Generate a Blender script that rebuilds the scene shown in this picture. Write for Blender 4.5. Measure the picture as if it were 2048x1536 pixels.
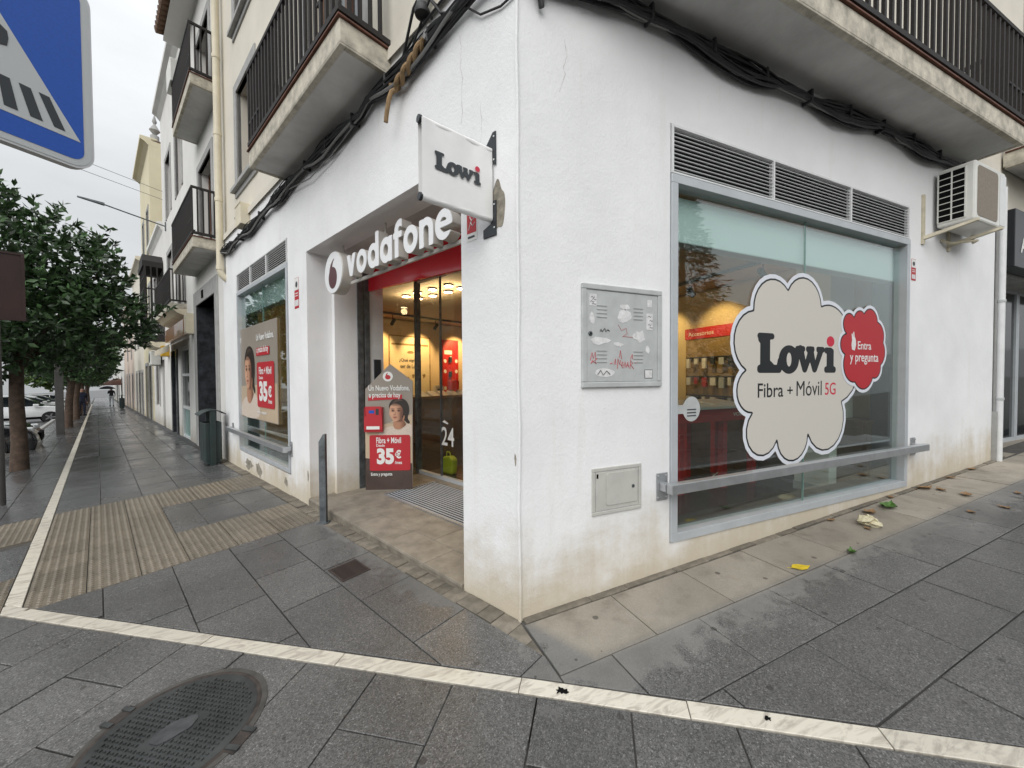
import bpy, bmesh, math, random
import numpy as np
from mathutils import Vector, Matrix
R = math.radians
random.seed(7); rng = np.random.default_rng(7)
scene = bpy.context.scene
COL = scene.collection
for _o in list(bpy.data.objects): bpy.data.objects.remove(_o)

# ---------------------------------------------------------------- camera
cam_d = bpy.data.cameras.new('camera'); cam = bpy.data.objects.new('camera', cam_d); COL.objects.link(cam)
cam_d.sensor_fit = 'HORIZONTAL'; cam_d.sensor_width = 36.0; cam_d.lens = 36.0 * 750 / 2048
cam_d.clip_start = 0.05; cam_d.clip_end = 3000
_right = Vector((0.918, -0.396, -0.006)); _fwd = Vector((0.396, 0.918, -0.020)).normalized()
_up = _right.cross(_fwd).normalized(); _right = _fwd.cross(_up).normalized()
cam.matrix_world = Matrix(((_right.x, _up.x, -_fwd.x, -0.972), (_right.y, _up.y, -_fwd.y, -2.149),
                           (_right.z, _up.z, -_fwd.z, 1.55), (0, 0, 0, 1)))
scene.camera = cam

# ---------------------------------------------------------------- world: overcast sky, soft sun
SUN_EL, SUN_AZ = R(38), R(213)          # azimuth measured clockwise from +Y
world = bpy.data.worlds.new('World'); scene.world = world; world.use_nodes = True
wn = world.node_tree.nodes; wl = world.node_tree.links
for n in list(wn): wn.remove(n)
w_out = wn.new('ShaderNodeOutputWorld'); w_bg = wn.new('ShaderNodeBackground')
w_sky = wn.new('ShaderNodeTexSky'); w_sky.sky_type = 'NISHITA'; w_sky.sun_disc = False
w_sky.sun_elevation = SUN_EL; w_sky.sun_rotation = SUN_AZ; w_sky.dust_density = 6; w_sky.air_density = 1.2
w_hs = wn.new('ShaderNodeHueSaturation'); w_hs.inputs['Saturation'].default_value = 0.35
w_tc = wn.new('ShaderNodeTexCoord'); w_sep = wn.new('ShaderNodeSeparateXYZ')
w_mr = wn.new('ShaderNodeMapRange')     # overcast luminance: (1 + 2 sin e) / 3
w_mr.inputs['From Min'].default_value = 0; w_mr.inputs['From Max'].default_value = 1
w_mr.inputs['To Min'].default_value = 5.2; w_mr.inputs['To Max'].default_value = 15.0
w_nz = wn.new('ShaderNodeTexNoise'); w_nz.inputs['Scale'].default_value = 2.2; w_nz.inputs['Detail'].default_value = 5; w_nz.inputs['Roughness'].default_value = .55
w_map = wn.new('ShaderNodeMapping'); w_map.inputs['Scale'].default_value = (1, 1, 2.6)
w_cr = wn.new('ShaderNodeMapRange'); w_cr.inputs['From Min'].default_value = .3; w_cr.inputs['From Max'].default_value = .7
w_cr.inputs['To Min'].default_value = .86; w_cr.inputs['To Max'].default_value = 1.08
w_mul = wn.new('ShaderNodeMath'); w_mul.operation = 'MULTIPLY'
w_col = wn.new('ShaderNodeMix'); w_col.data_type = 'RGBA'; w_col.blend_type = 'MULTIPLY'; w_col.inputs['Factor'].default_value = 1
w_col.inputs['A'].default_value = (0.945, 0.975, 1.0, 1)
w_mix = wn.new('ShaderNodeMix'); w_mix.data_type = 'RGBA'; w_mix.inputs['Factor'].default_value = 0.85
wl.new(w_tc.outputs['Generated'], w_sep.inputs[0]); wl.new(w_sep.outputs['Z'], w_mr.inputs['Value'])
wl.new(w_tc.outputs['Generated'], w_map.inputs[0]); wl.new(w_map.outputs[0], w_nz.inputs['Vector'])
wl.new(w_nz.outputs['Fac'], w_cr.inputs['Value']); wl.new(w_cr.outputs[0], w_mul.inputs[0]); wl.new(w_mr.outputs[0], w_mul.inputs[1])
wl.new(w_mul.outputs[0], w_col.inputs['B'])
wl.new(w_sky.outputs[0], w_hs.inputs['Color'])
wl.new(w_hs.outputs[0], w_mix.inputs['A']); wl.new(w_col.outputs['Result'], w_mix.inputs['B'])
wl.new(w_mix.outputs['Result'], w_bg.inputs['Color']); w_bg.inputs['Strength'].default_value = 0.10
wl.new(w_bg.outputs[0], w_out.inputs[0])

sun_d = bpy.data.lights.new('sun', 'SUN'); sun_d.energy = 1.5; sun_d.angle = R(60); sun_d.color = (1, .985, .96)
sun = bpy.data.objects.new('sun', sun_d); COL.objects.link(sun)
_sd = Vector((math.sin(SUN_AZ) * math.cos(SUN_EL), math.cos(SUN_AZ) * math.cos(SUN_EL), math.sin(SUN_EL)))
sun.rotation_euler = _sd.to_track_quat('Z', 'Y').to_euler(); sun.location = _sd * 40

scene.view_settings.view_transform = 'Standard'; scene.view_settings.look = 'None'
scene.view_settings.exposure = 0.17; scene.view_settings.gamma = 1.0; scene.view_settings.use_curve_mapping = False
scene.render.engine = 'CYCLES'
cy = scene.cycles
cy.use_denoising = True; cy.max_bounces = 10; cy.diffuse_bounces = 4; cy.glossy_bounces = 4; cy.transparent_max_bounces = 16
cy.transmission_bounces = 6; cy.sample_clamp_indirect = 6; cy.caustics_reflective = False; cy.caustics_refractive = False

# ---------------------------------------------------------------- frames of the place
AX = Vector((-0.4155, 0.9096, 0)); AN = Vector((-0.9096, -0.4155, 0))    # along wall A from the corner, outward normal of A
RA = math.atan2(-AX.y, -AX.x)                                            # wall A frame: x to the viewer's right, y into the wall
SLOPE = 0.046                                                            # the pavement climbs along +X
def gz(x, y): return SLOPE * x
def PA(s, off, z): v = AX * s + AN * off; return Vector((v.x, v.y, z))
def ground_A(s, off): v = AX * s + AN * off; return Vector((v.x, v.y, gz(v.x, v.y)))

# ---------------------------------------------------------------- materials
def _new(name):
    m = bpy.data.materials.new(name); m.use_nodes = True
    return m, m.node_tree.nodes, m.node_tree.links, m.node_tree.nodes['Principled BSDF']
def mat(name, col, rough=.6, metal=0, nscale=0, namt=.2, bump=0, bscale=60, spec=.5, emit=None, estr=0, coat=0, island=0, objvar=0, detail=6, coords='Object'):
    m, N, L, P = _new(name)
    P.inputs['Base Color'].default_value = (*col, 1); P.inputs['Roughness'].default_value = rough; P.inputs['Metallic'].default_value = metal
    P.inputs['Specular IOR Level'].default_value = spec; P.inputs['Coat Weight'].default_value = coat
    tc = N.new('ShaderNodeTexCoord')
    last = None
    def mult(src, lo, hi, prev, fmin=.3, fmax=.7):
        mr = N.new('ShaderNodeMapRange'); mr.inputs['From Min'].default_value = fmin; mr.inputs['From Max'].default_value = fmax
        mr.inputs['To Min'].default_value = lo; mr.inputs['To Max'].default_value = hi
        L.new(src, mr.inputs['Value'])
        mx = N.new('ShaderNodeMix'); mx.data_type = 'RGBA'; mx.blend_type = 'MULTIPLY'; mx.inputs['Factor'].default_value = 1
        if prev is None: mx.inputs['A'].default_value = (*col, 1)
        else: L.new(prev, mx.inputs['A'])
        L.new(mr.outputs[0], mx.inputs['B']); return mx.outputs['Result']
    if nscale:
        nz = N.new('ShaderNodeTexNoise'); nz.inputs['Scale'].default_value = nscale; nz.inputs['Detail'].default_value = detail; nz.inputs['Roughness'].default_value = .62
        L.new(tc.outputs[coords], nz.inputs['Vector']); last = mult(nz.outputs['Fac'], 1 - namt, 1 + namt, last)
    if island:
        g = N.new('ShaderNodeNewGeometry'); last = mult(g.outputs['Random Per Island'], 1 - island, 1 + island, last, 0, 1)
    if objvar:
        oi = N.new('ShaderNodeObjectInfo'); last = mult(oi.outputs['Random'], 1 - objvar, 1 + objvar, last, 0, 1)
    if last is not None: L.new(last, P.inputs['Base Color'])
    if bump:
        nb = N.new('ShaderNodeTexNoise'); nb.inputs['Scale'].default_value = bscale; nb.inputs['Detail'].default_value = 5
        L.new(tc.outputs[coords], nb.inputs['Vector'])
        b = N.new('ShaderNodeBump'); b.inputs['Strength'].default_value = bump; b.inputs['Distance'].default_value = .004
        L.new(nb.outputs['Fac'], b.inputs['Height']); L.new(b.outputs[0], P.inputs['Normal'])
    if emit: P.inputs['Emission Color'].default_value = (*emit, 1); P.inputs['Emission Strength'].default_value = estr
    return m

def node_noise(N, L, vec, scale, detail=5, rough=.55, dist=0):
    n = N.new('ShaderNodeTexNoise'); n.inputs['Scale'].default_value = scale; n.inputs['Detail'].default_value = detail
    n.inputs['Roughness'].default_value = rough; n.inputs['Distortion'].default_value = dist
    L.new(vec, n.inputs['Vector']); return n.outputs['Fac']
def node_range(N, L, src, a, b, c, d, smooth=False):
    m = N.new('ShaderNodeMapRange'); m.inputs['From Min'].default_value = a; m.inputs['From Max'].default_value = b
    m.inputs['To Min'].default_value = c; m.inputs['To Max'].default_value = d
    if smooth: m.interpolation_type = 'SMOOTHSTEP'
    L.new(src, m.inputs['Value']); return m.outputs[0]
def node_math(N, L, op, a, b=None):
    m = N.new('ShaderNodeMath'); m.operation = op
    for i, x in enumerate((a, b)):
        if x is None: continue
        if isinstance(x, (int, float)): m.inputs[i].default_value = x
        else: L.new(x, m.inputs[i])
    return m.outputs[0]
def node_mix(N, L, fac, a, b, blend='MIX'):
    m = N.new('ShaderNodeMix'); m.data_type = 'RGBA'; m.blend_type = blend
    for k, x in (('Factor', fac), ('A', a), ('B', b)):
        if isinstance(x, (int, float)): m.inputs[k].default_value = x
        elif isinstance(x, tuple): m.inputs[k].default_value = (*x, 1)
        else: L.new(x, m.inputs[k])
    return m.outputs['Result']
def node_map(N, L, vec, scale=(1, 1, 1), loc=(0, 0, 0)):
    m = N.new('ShaderNodeMapping'); m.inputs['Scale'].default_value = scale; m.inputs['Location'].default_value = loc
    L.new(vec, m.inputs[0]); return m.outputs[0]

def mat_stucco(name, col, dirt=(.46, .37, .22), dirt_h=.50, rough=.85, bump=.5, stain=.06):
    """painted render: trowel relief, faint drip streaks, splashed dirt creeping up from the pavement"""
    m, N, L, P = _new(name)
    g = N.new('ShaderNodeNewGeometry'); pos = g.outputs['Position']
    sep = N.new('ShaderNodeSeparateXYZ'); L.new(pos, sep.inputs[0])
    big = node_noise(N, L, pos, 1.3, 6); c = node_mix(N, L, 1.0, col, node_range(N, L, big, .3, .7, .93, 1.05), 'MULTIPLY')
    st = node_noise(N, L, node_map(N, L, pos, (7, 7, .5)), 1.0, 6, .6)
    c = node_mix(N, L, node_range(N, L, st, .58, .78, 0, stain * 2.2), c, (.50, .44, .33))
    fl = node_noise(N, L, pos, 9, 8, .7); c = node_mix(N, L, node_range(N, L, fl, .60, .74, 0, stain * 1.6), c, (.55, .52, .46))
    hgt = node_math(N, L, 'SUBTRACT', sep.outputs['Z'], node_math(N, L, 'MULTIPLY', sep.outputs['X'], SLOPE))
    rise = node_math(N, L, 'ADD', hgt, node_math(N, L, 'MULTIPLY', node_math(N, L, 'SUBTRACT', st, .5), .45))
    rise = node_math(N, L, 'ADD', rise, node_math(N, L, 'MULTIPLY', node_math(N, L, 'SUBTRACT', node_noise(N, L, pos, 2.4, 7, .65), .5), 1.0))
    low = node_range(N, L, rise, -.05, dirt_h + .12, .72, 0, True)
    c = node_mix(N, L, low, c, dirt)
    L.new(c, P.inputs['Base Color']); P.inputs['Roughness'].default_value = rough; P.inputs['Specular IOR Level'].default_value = .25
    b1 = node_noise(N, L, node_map(N, L, pos, (1, 1, .8)), 55, 7, .7, .6); b2 = node_noise(N, L, pos, 5, 3)
    h = node_math(N, L, 'ADD', node_math(N, L, 'MULTIPLY', b1, .6), b2)
    b = N.new('ShaderNodeBump'); b.inputs['Strength'].default_value = bump; b.inputs['Distance'].default_value = .012
    L.new(h, b.inputs['Height']); L.new(b.outputs[0], P.inputs['Normal'])
    return m

def mat_paving(name, wet, dry, sp=.5, wr=.30):
    """granite-faced slabs: speckle, and rain wet everywhere but under the balconies close to the walls"""
    m, N, L, P = _new(name)
    g = N.new('ShaderNodeNewGeometry'); pos = g.outputs['Position']
    oi = N.new('ShaderNodeObjectInfo')
    sep = N.new('ShaderNodeSeparateXYZ'); L.new(pos, sep.inputs[0])
    dot = N.new('ShaderNodeVectorMath'); dot.operation = 'DOT_PRODUCT'; L.new(pos, dot.inputs[0]); dot.inputs[1].default_value = AN
    va = node_math(N, L, 'ADD', dot.outputs['Value'], .50)
    d = node_math(N, L, 'MAXIMUM', node_math(N, L, 'MULTIPLY', sep.outputs['Y'], -1), va)
    nz = node_noise(N, L, pos, 3.0, 9, .68, .5); nz2 = node_noise(N, L, pos, 14, 5, .6)
    e = node_math(N, L, 'ADD', d, node_math(N, L, 'MULTIPLY', node_math(N, L, 'SUBTRACT', nz, .5), 1.0))
    e = node_math(N, L, 'ADD', e, node_math(N, L, 'MULTIPLY', node_math(N, L, 'SUBTRACT', nz2, .5), .35))
    e = node_math(N, L, 'ADD', e, node_range(N, L, oi.outputs['Random'], 0, 1, -.07, .07))
    wetf = node_range(N, L, e, .60, .76, 0, 1, True)
    dry = node_mix(N, L, node_range(N, L, d, .42, .54, 0, 1, True), dry, (dry[0]*.58, dry[1]*.63, dry[2]*.72))
    vor = N.new('ShaderNodeTexVoronoi'); vor.inputs['Scale'].default_value = 185; L.new(pos, vor.inputs['Vector'])
    csep = N.new('ShaderNodeSeparateColor'); L.new(vor.outputs['Color'], csep.inputs[0])
    spk = node_math(N, L, 'ADD', node_range(N, L, csep.outputs['Red'], 0, 1, 1 - sp, 1 + sp), node_range(N, L, csep.outputs['Green'], .88, .97, 0, 1.1))
    fine = node_noise(N, L, pos, 420, 2)
    spk = node_math(N, L, 'MULTIPLY', spk, node_range(N, L, fine, .3, .7, .72, 1.28))
    blot = node_range(N, L, node_noise(N, L, pos, 1.7, 6, .6), .3, .7, .80, 1.18)
    var = node_range(N, L, oi.outputs['Random'], 0, 1, .88, 1.12)
    k = node_math(N, L, 'MULTIPLY', node_math(N, L, 'MULTIPLY', spk, blot), var)
    kd = node_math(N, L, 'MULTIPLY', node_math(N, L, 'MULTIPLY', node_range(N, L, spk, 0, 2, .86, 1.14), blot), var)
    c = node_mix(N, L, wetf, node_mix(N, L, 1.0, dry, kd, 'MULTIPLY'), node_mix(N, L, 1.0, wet, k, 'MULTIPLY'))
    # brown grime in the sheltered band and dark trodden spots
    gr = node_noise(N, L, pos, 4.5, 6, .65)
    c = node_mix(N, L, node_math(N, L, 'MULTIPLY', node_range(N, L, gr, .52, .72, 0, .55), node_range(N, L, d, .1, .75, 1, 0)), c, (.085, .062, .042))
    v2 = N.new('ShaderNodeTexVoronoi'); v2.voronoi_dimensions = '2D'; v2.inputs['Scale'].default_value = 5.0; v2.inputs['Randomness'].default_value = 1; L.new(pos, v2.inputs['Vector'])
    cs2 = N.new('ShaderNodeSeparateColor'); L.new(v2.outputs['Color'], cs2.inputs[0])
    rad = node_range(N, L, cs2.outputs['Green'], .62, 1, .03, .13)
    spot = node_math(N, L, 'LESS_THAN', node_math(N, L, 'ADD', v2.outputs['Distance'], node_math(N, L, 'MULTIPLY', nz2, .08)), rad)
    c = node_mix(N, L, node_math(N, L, 'MULTIPLY', spot, .62), c, (.022, .020, .019))
    L.new(c, P.inputs['Base Color'])
    rn = node_noise(N, L, pos, .9, 5, .6)
    rw = node_range(N, L, rn, .35, .65, wr - .08, wr + .16)
    rough = N.new('ShaderNodeMix'); L.new(wetf, rough.inputs['Factor']); rough.inputs['A'].default_value = .85; L.new(rw, rough.inputs['B'])
    L.new(rough.outputs['Result'], P.inputs['Roughness'])
    b = N.new('ShaderNodeBump'); b.inputs['Strength'].default_value = .35; b.inputs['Distance'].default_value = .002
    L.new(fine, b.inputs['Height']); L.new(b.outputs[0], P.inputs['Normal'])
    return m

def mat_marble(name):
    m, N, L, P = _new(name)
    g = N.new('ShaderNodeNewGeometry'); pos = g.outputs['Position']; oi = N.new('ShaderNodeObjectInfo')
    off = N.new('ShaderNodeVectorMath'); off.operation = 'ADD'; L.new(pos, off.inputs[0])
    comb = N.new('ShaderNodeCombineXYZ'); L.new(node_math(N, L, 'MULTIPLY', oi.outputs['Random'], 9), comb.inputs[0]); L.new(comb.outputs[0], off.inputs[1])
    n = node_noise(N, L, node_map(N, L, off.outputs[0], (5, 16, 5)), 1.0, 8, .62, 1.6)
    vein = node_range(N, L, n, .47, .62, 0, 1)
    c = node_mix(N, L, node_math(N, L, 'MULTIPLY', vein, .75), (.64, .60, .51), (.36, .32, .27))
    dirt = node_noise(N, L, pos, 11, 7, .7); c = node_mix(N, L, node_range(N, L, dirt, .62, .80, 0, .7), c, (.16, .13, .10))
    c = node_mix(N, L, 1.0, c, node_range(N, L, oi.outputs['Random'], 0, 1, .86, 1.05), 'MULTIPLY')
    L.new(c, P.inputs['Base Color']); P.inputs['Roughness'].default_value = .38
    return m

def mat_glass(name, tint=(.86, .93, .92), refl=1.0):
    """thin architectural pane: see-through with a Fresnel mirror"""
    m, N, L, P = _new(name); N.remove(P); out = N['Material Output']
    tr = N.new('ShaderNodeBsdfTransparent'); tr.inputs[0].default_value = (*tint, 1)
    gl = N.new('ShaderNodeBsdfGlossy'); gl.inputs['Roughness'].default_value = .012; gl.inputs[0].default_value = (.93, .97, .97, 1)
    fr = N.new('ShaderNodeFresnel'); gm_ = N.new('ShaderNodeNewGeometry'); L.new(node_range(N, L, gm_.outputs['Backfacing'], 0, 1, 1.5, 1/1.5), fr.inputs[0])
    f = node_math(N, L, 'MULTIPLY', fr.outputs[0], refl); f = node_math(N, L, 'MINIMUM', f, .95)
    mx = N.new('ShaderNodeMixShader'); L.new(f, mx.inputs[0]); L.new(tr.outputs[0], mx.inputs[1]); L.new(gl.outputs[0], mx.inputs[2])
    L.new(mx.outputs[0], out.inputs[0]); return m

def mat_face(name, light, dark, marks):
    """a printed photograph of a face: soft tones and features in the print itself"""
    m, N, L, P = _new(name); tc = N.new('ShaderNodeTexCoord'); sep = N.new('ShaderNodeSeparateXYZ'); L.new(tc.outputs['Generated'], sep.inputs[0])
    gx, gzz = sep.outputs['X'], sep.outputs['Z']
    c = node_mix(N, L, node_range(N, L, gx, .40, .98, 0, 1, True), light, dark)
    for cx, cz, rx, rz, col, amt in marks:
        dx = node_math(N, L, 'DIVIDE', node_math(N, L, 'SUBTRACT', gx, cx), rx); dz = node_math(N, L, 'DIVIDE', node_math(N, L, 'SUBTRACT', gzz, cz), rz)
        r2 = node_math(N, L, 'ADD', node_math(N, L, 'MULTIPLY', dx, dx), node_math(N, L, 'MULTIPLY', dz, dz))
        c = node_mix(N, L, node_range(N, L, r2, .15, 1.0, amt, 0, True), c, col)
    L.new(c, P.inputs['Base Color']); P.inputs['Roughness'].default_value = .45
    return m
M = {}
M['face'] = mat_face('printed_face', (.60, .335, .215), (.20, .085, .05), [(.28, .60, .17, .085, (.20, .085, .05), .75), (.70, .60, .17, .085, (.14, .055, .035), .75), (.26, .595, .11, .045, (.02, .012, .01), .95), (.68, .595, .11, .045, (.015, .01, .008), .95),
    (.25, .70, .18, .03, (.05, .022, .015), .9), (.70, .705, .19, .03, (.04, .018, .012), .9), (.44, .45, .07, .16, (.36, .17, .10), .6), (.36, .37, .10, .03, (.17, .07, .045), .8), (.20, .42, .14, .10, (.68, .40, .27), .6), (.42, .235, .20, .055, (.33, .075, .06), .9), (.42, .235, .18, .012, (.11, .025, .02), .9), (.40, .15, .14, .03, (.25, .11, .065), .6), (.45, .95, .5, .10, (.10, .05, .03), .7), (.95, .3, .25, .5, (.10, .045, .03), .6)])
M['neck'] = mat_face('printed_neck', (.45, .225, .135), (.17, .075, .045), [(.5, .85, .6, .28, (.12, .05, .032), .85)])
M['stucco'] = mat_stucco('white_render', (.85, .855, .86))
M['cream'] = mat_stucco('cream_render', (.70, .66, .57), dirt_h=.2, bump=.25)
M['white2'] = mat_stucco('white_render_next', (.74, .73, .70), dirt=(.36, .33, .26), bump=.25)
M['yellow'] = mat_stucco('yellow_render', (.70, .64, .46), dirt_h=.2, bump=.2)
M['pinkish'] = mat_stucco('pale_pink_render', (.66, .55, .47), dirt_h=.4, bump=.2)
M['concrete'] = mat('balcony_concrete', (.36, .345, .32), .9, nscale=3.2, namt=.3, bump=.4, bscale=40)
M['soffit'] = mat('painted_soffit', (.60, .595, .58), .9, nscale=2.0, namt=.2, bump=.2, bscale=30)
M['slabedge'] = mat('stained_slab_edge', (.50, .465, .385), .9, nscale=9, namt=.38, bump=.3, bscale=40)
M['terracotta'] = mat('terracotta', (.13, .055, .035), .8, nscale=12, namt=.35)
M['iron'] = mat('dark_brown_iron', (.017, .014, .013), .75, nscale=25, namt=.35)
M['black'] = mat('black', (.006, .006, .006), 1.0, spec=.1)
M['cable'] = mat('black_cable', (.014, .014, .015), .5, nscale=8, namt=.5)
M['cablegrey'] = mat('grey_cable', (.20, .20, .195), .55)
M['tan'] = mat('tan_sleeve', (.26, .17, .085), .8, nscale=14, namt=.4, bump=.4)
M['stonegrey'] = mat('grey_stone_trim', (.36, .36, .35), .8, nscale=6, namt=.15, bump=.25)
M['marbledark'] = mat('dark_marble', (.040, .044, .050), .25, nscale=5, namt=.6)
M['alu'] = mat('grey_aluminium', (.50, .53, .555), .42, .15, nscale=4, namt=.08)
M['alurail'] = mat('brushed_rail', (.50, .515, .53), .38, .75, nscale=8, namt=.12)
M['whitemetal'] = mat('white_metal', (.72, .73, .73), .4, nscale=6, namt=.08)
M['galv'] = mat('galvanised_steel', (.14, .155, .165), .5, .6, nscale=9, namt=.5)
M['glass'] = mat_glass('window_glass', (.90, .965, .95), 1.7)
M['doorglass'] = mat_glass('door_glass', (.95, .965, .96), 1.0)
M['glassedge'] = mat('green_glass_edge', (.20, .34, .31), .2)
M['signwhite'] = mat('sign_face_white', (.82, .83, .84), .35)
M['signside'] = mat('sign_side_grey', (.58, .56, .52), .5)
M['signmark'] = mat('sign_mark_dark_red', (.10, .035, .04), .35)
M['red'] = mat('red_panel', (.72, .016, .03), .16, coat=.5)
M['redprint'] = mat('red_print', (.47, .022, .032), .5)
M['redtext'] = mat('red_letter', (.60, .025, .06), .5)
M['whiteprint'] = mat('white_print', (.78, .78, .76), .5)
M['blackprint'] = mat('black_print', (.012, .015, .017), .5)
M['greyprint'] = mat('charcoal_print', (.04, .046, .052), .6)
M['cloud'] = mat('cloud_cream_film', (.63, .60, .545), .55)
M['cloudwhite'] = mat('cloud_white_film', (.74, .77, .83), .5)
M['vinyl'] = mat('white_banner_vinyl', (.84, .84, .83), .38, nscale=5, namt=.05)
M['bracket'] = mat('charcoal_bracket', (.035, .040, .046), .45, .3)
M['taupe'] = mat('taupe_print', (.30, .265, .225), .45, nscale=.9, namt=.12)
M['beigeprint'] = mat('beige_print', (.52, .41, .29), .45, nscale=1.2, namt=.15)
M['skin'] = mat('printed_skin', (.42, .20, .115), .5, nscale=5, namt=.2)
M['skinlit'] = mat('printed_skin_light', (.60, .335, .215), .5, nscale=5, namt=.12)
M['hair'] = mat('printed_hair', (.022, .014, .011), .45)
M['lips'] = mat('printed_lips', (.30, .075, .06), .5)
M['sweater'] = mat('printed_sweater', (.62, .53, .45), .6, nscale=30, namt=.12)
M['brownprint'] = mat('brown_print', (.075, .050, .042), .4, nscale=2, namt=.4)
M['cabinet'] = mat('grey_cabinet_paint', (.47, .49, .485), .45, nscale=7, namt=.12)
M['boxbeige'] = mat('beige_grey_box', (.50, .495, .46), .6, nscale=6, namt=.1)
M['sticker'] = mat('sticker_paper', (.68, .68, .68), .6, nscale=30, namt=.2)
M['graffiti'] = mat('red_marker', (.50, .07, .09), .6)
M['acwhite'] = mat('ac_casing', (.70, .70, .66), .5, nscale=4, namt=.08)
M['acpanel'] = mat('ac_dirty_panel', (.235, .20, .16), .7, nscale=30, namt=.15)
M['accream'] = mat('cream_bracket_paint', (.56, .51, .38), .55, nscale=8, namt=.2)
M['pipe'] = mat('cream_downpipe', (.66, .60, .46), .55, nscale=3, namt=.12)
M['plasterpatch'] = mat('bare_mortar', (.27, .245, .20), .95, nscale=14, namt=.45, bump=1, bscale=35)
M['paving'] = mat_paving('granite_paving', (.098, .096, .093), (.29, .26, .215), sp=.5)
M['pavingfar'] = mat_paving('granite_paving_far', (.088, .088, .089), (.15, .14, .125), wr=.17)
M['tactile'] = mat('tactile_paving', (.168, .143, .108), .36, nscale=3, namt=.3, objvar=.16, coords='Generated')
M['mortar'] = mat('joint_mortar', (.070, .066, .060), .9, nscale=9, namt=.4)
M['setts'] = mat('mortar_setts', (.17, .15, .12), .8, nscale=9, namt=.4, objvar=.25)
M['marble'] = mat_marble('white_marble_strip')
M['stepstone'] = mat('beige_granite_step', (.27, .24, .195), .6, nscale=7, namt=.28, objvar=.08, detail=9)
M['iron_lid'] = mat('cast_iron_lid', (.040, .043, .043), .42, .2, nscale=5, namt=.55)
M['rust'] = mat('rust', (.045, .036, .031), .8, nscale=20, namt=.6)
M['grate'] = mat('brown_iron_grate', (.045, .032, .027), .6, nscale=12, namt=.4)
M['asphalt'] = mat('asphalt', (.050, .050, .051), .34, nscale=2, namt=.35, bump=.4, bscale=180)
M['bark'] = mat('bark', (.085, .058, .042), .9, nscale=9, namt=.5, bump=1, bscale=22)
M['bin'] = mat('dark_green_metal', (.022, .036, .035), .42, nscale=4, namt=.25)
M['post'] = mat('dark_grey_post', (.060, .058, .056), .6, nscale=3, namt=.3)
M['brownpanel'] = mat('dark_brown_panel', (.030, .012, .010), .45, nscale=3, namt=.3)
M['signblue'] = mat('reflective_blue', (.004, .085, .46), .35, nscale=200, namt=.1)
M['signfilm'] = mat('reflective_white', (.56, .58, .58), .4)
M['signrim'] = mat('aluminium_rim', (.60, .61, .62), .4, .2)
M['tyre'] = mat('tyre', (.012, .012, .012), .8)
M['rim'] = mat('alloy_rim', (.28, .28, .29), .35, .7)
M['carwhite'] = mat('white_car_paint', (.72, .73, .74), .2, coat=1)
M['cardark'] = mat('black_car_paint', (.010, .011, .013), .15, coat=1)
M['carglass'] = mat('dark_car_glass', (.012, .016, .018), .05)
M['headlamp'] = mat('headlamp_glass', (.55, .57, .58), .12)
M['taillamp'] = mat('tail_lamp', (.30, .01, .01), .2)
M['brownwood'] = mat('brown_door_wood', (.12, .055, .03), .5, nscale=6, namt=.35)
M['wood'] = mat('dark_table_wood', (.075, .038, .020), .35, nscale=5, namt=.4)
M['intwall'] = mat('shop_inner_wall', (.56, .44, .27), .8)
M['intceil'] = mat('shop_inner_ceiling', (.36, .31, .24), .85)
M['intfloor'] = mat('shop_floor_dark', (.030, .027, .024), .25, nscale=2, namt=.2)
M['intred'] = mat('shop_red', (.46, .014, .014), .45)
M['intcream'] = mat('cream_board', (.62, .52, .33), .6)
M['ochre'] = mat('ochre_pegboard', (.24, .155, .055), .7, nscale=8, namt=.3)
M['intwhite'] = mat('shop_white', (.75, .72, .66), .4)
M['blind'] = mat('pale_blind_box', (.74, .79, .78), .6)
M['lampglow'] = mat('lamp_glow', (1, .8, .5), .5, emit=(1, .74, .40), estr=22)
M['lightbox'] = mat('lit_box', (1, .95, .85), .5, emit=(1, .90, .74), estr=1.1)
M['curtain'] = mat('window_curtain', (.30, .29, .27), .8, nscale=14, namt=.3)
M['darkpane'] = mat('dark_pane', (.028, .032, .034), .08)
M['awning'] = mat('cream_awning', (.55, .49, .38), .8, nscale=4, namt=.2)
M['brownsign'] = mat('brown_signboard', (.27, .13, .055), .3, coat=.4)
M['yellowbox'] = mat('yellow_box', (.55, .33, .03), .5)
M['cyan'] = mat('teal_print', (.05, .30, .36), .5)
M['fascia'] = mat('dark_fascia', (.022, .023, .028), .35)
M['rooftile'] = mat('roof_tile', (.16, .095, .06), .9, nscale=6, namt=.4)
M['leafg'] = mat('glossy_leaf', (.050, .100, .036), .38, island=.65)
M['leafl'] = mat('lighter_leaf', (.085, .14, .030), .45, island=.5)
M['leafd'] = mat('conifer_needle', (.022, .040, .020), .6, island=.4)
M['cloth_dark'] = mat('dark_cloth', (.012, .013, .016), .9)
M['cloth_navy'] = mat('navy_cloth', (.012, .016, .035), .9)
M['cloth_pale'] = mat('pale_trousers', (.34, .38, .40), .9)
M['wornplate'] = mat('worn_iron', (.055, .057, .06), .65, 0, nscale=20, namt=.4)
M['skinshade'] = mat('printed_skin_shade', (.24, .105, .06), .5, nscale=5, namt=.15)
M['hairlight'] = mat('printed_hair_sheen', (.07, .045, .032), .45, nscale=12, namt=.4)
M['skinreal'] = mat('skin', (.42, .24, .17), .6)
M['yleaf'] = mat('yellow_leaf', (.62, .45, .02), .6, nscale=20, namt=.2)
M['gleaf'] = mat('green_leaf', (.06, .14, .02), .5, nscale=20, namt=.3)
M['bleaf'] = mat('brown_leaf', (.22, .13, .06), .7, nscale=25, namt=.4)
M['paper'] = mat('crumpled_paper', (.62, .57, .40), .8, nscale=20, namt=.2)
M['lime'] = mat('lime_bag', (.34, .42, .02), .5)
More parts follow.
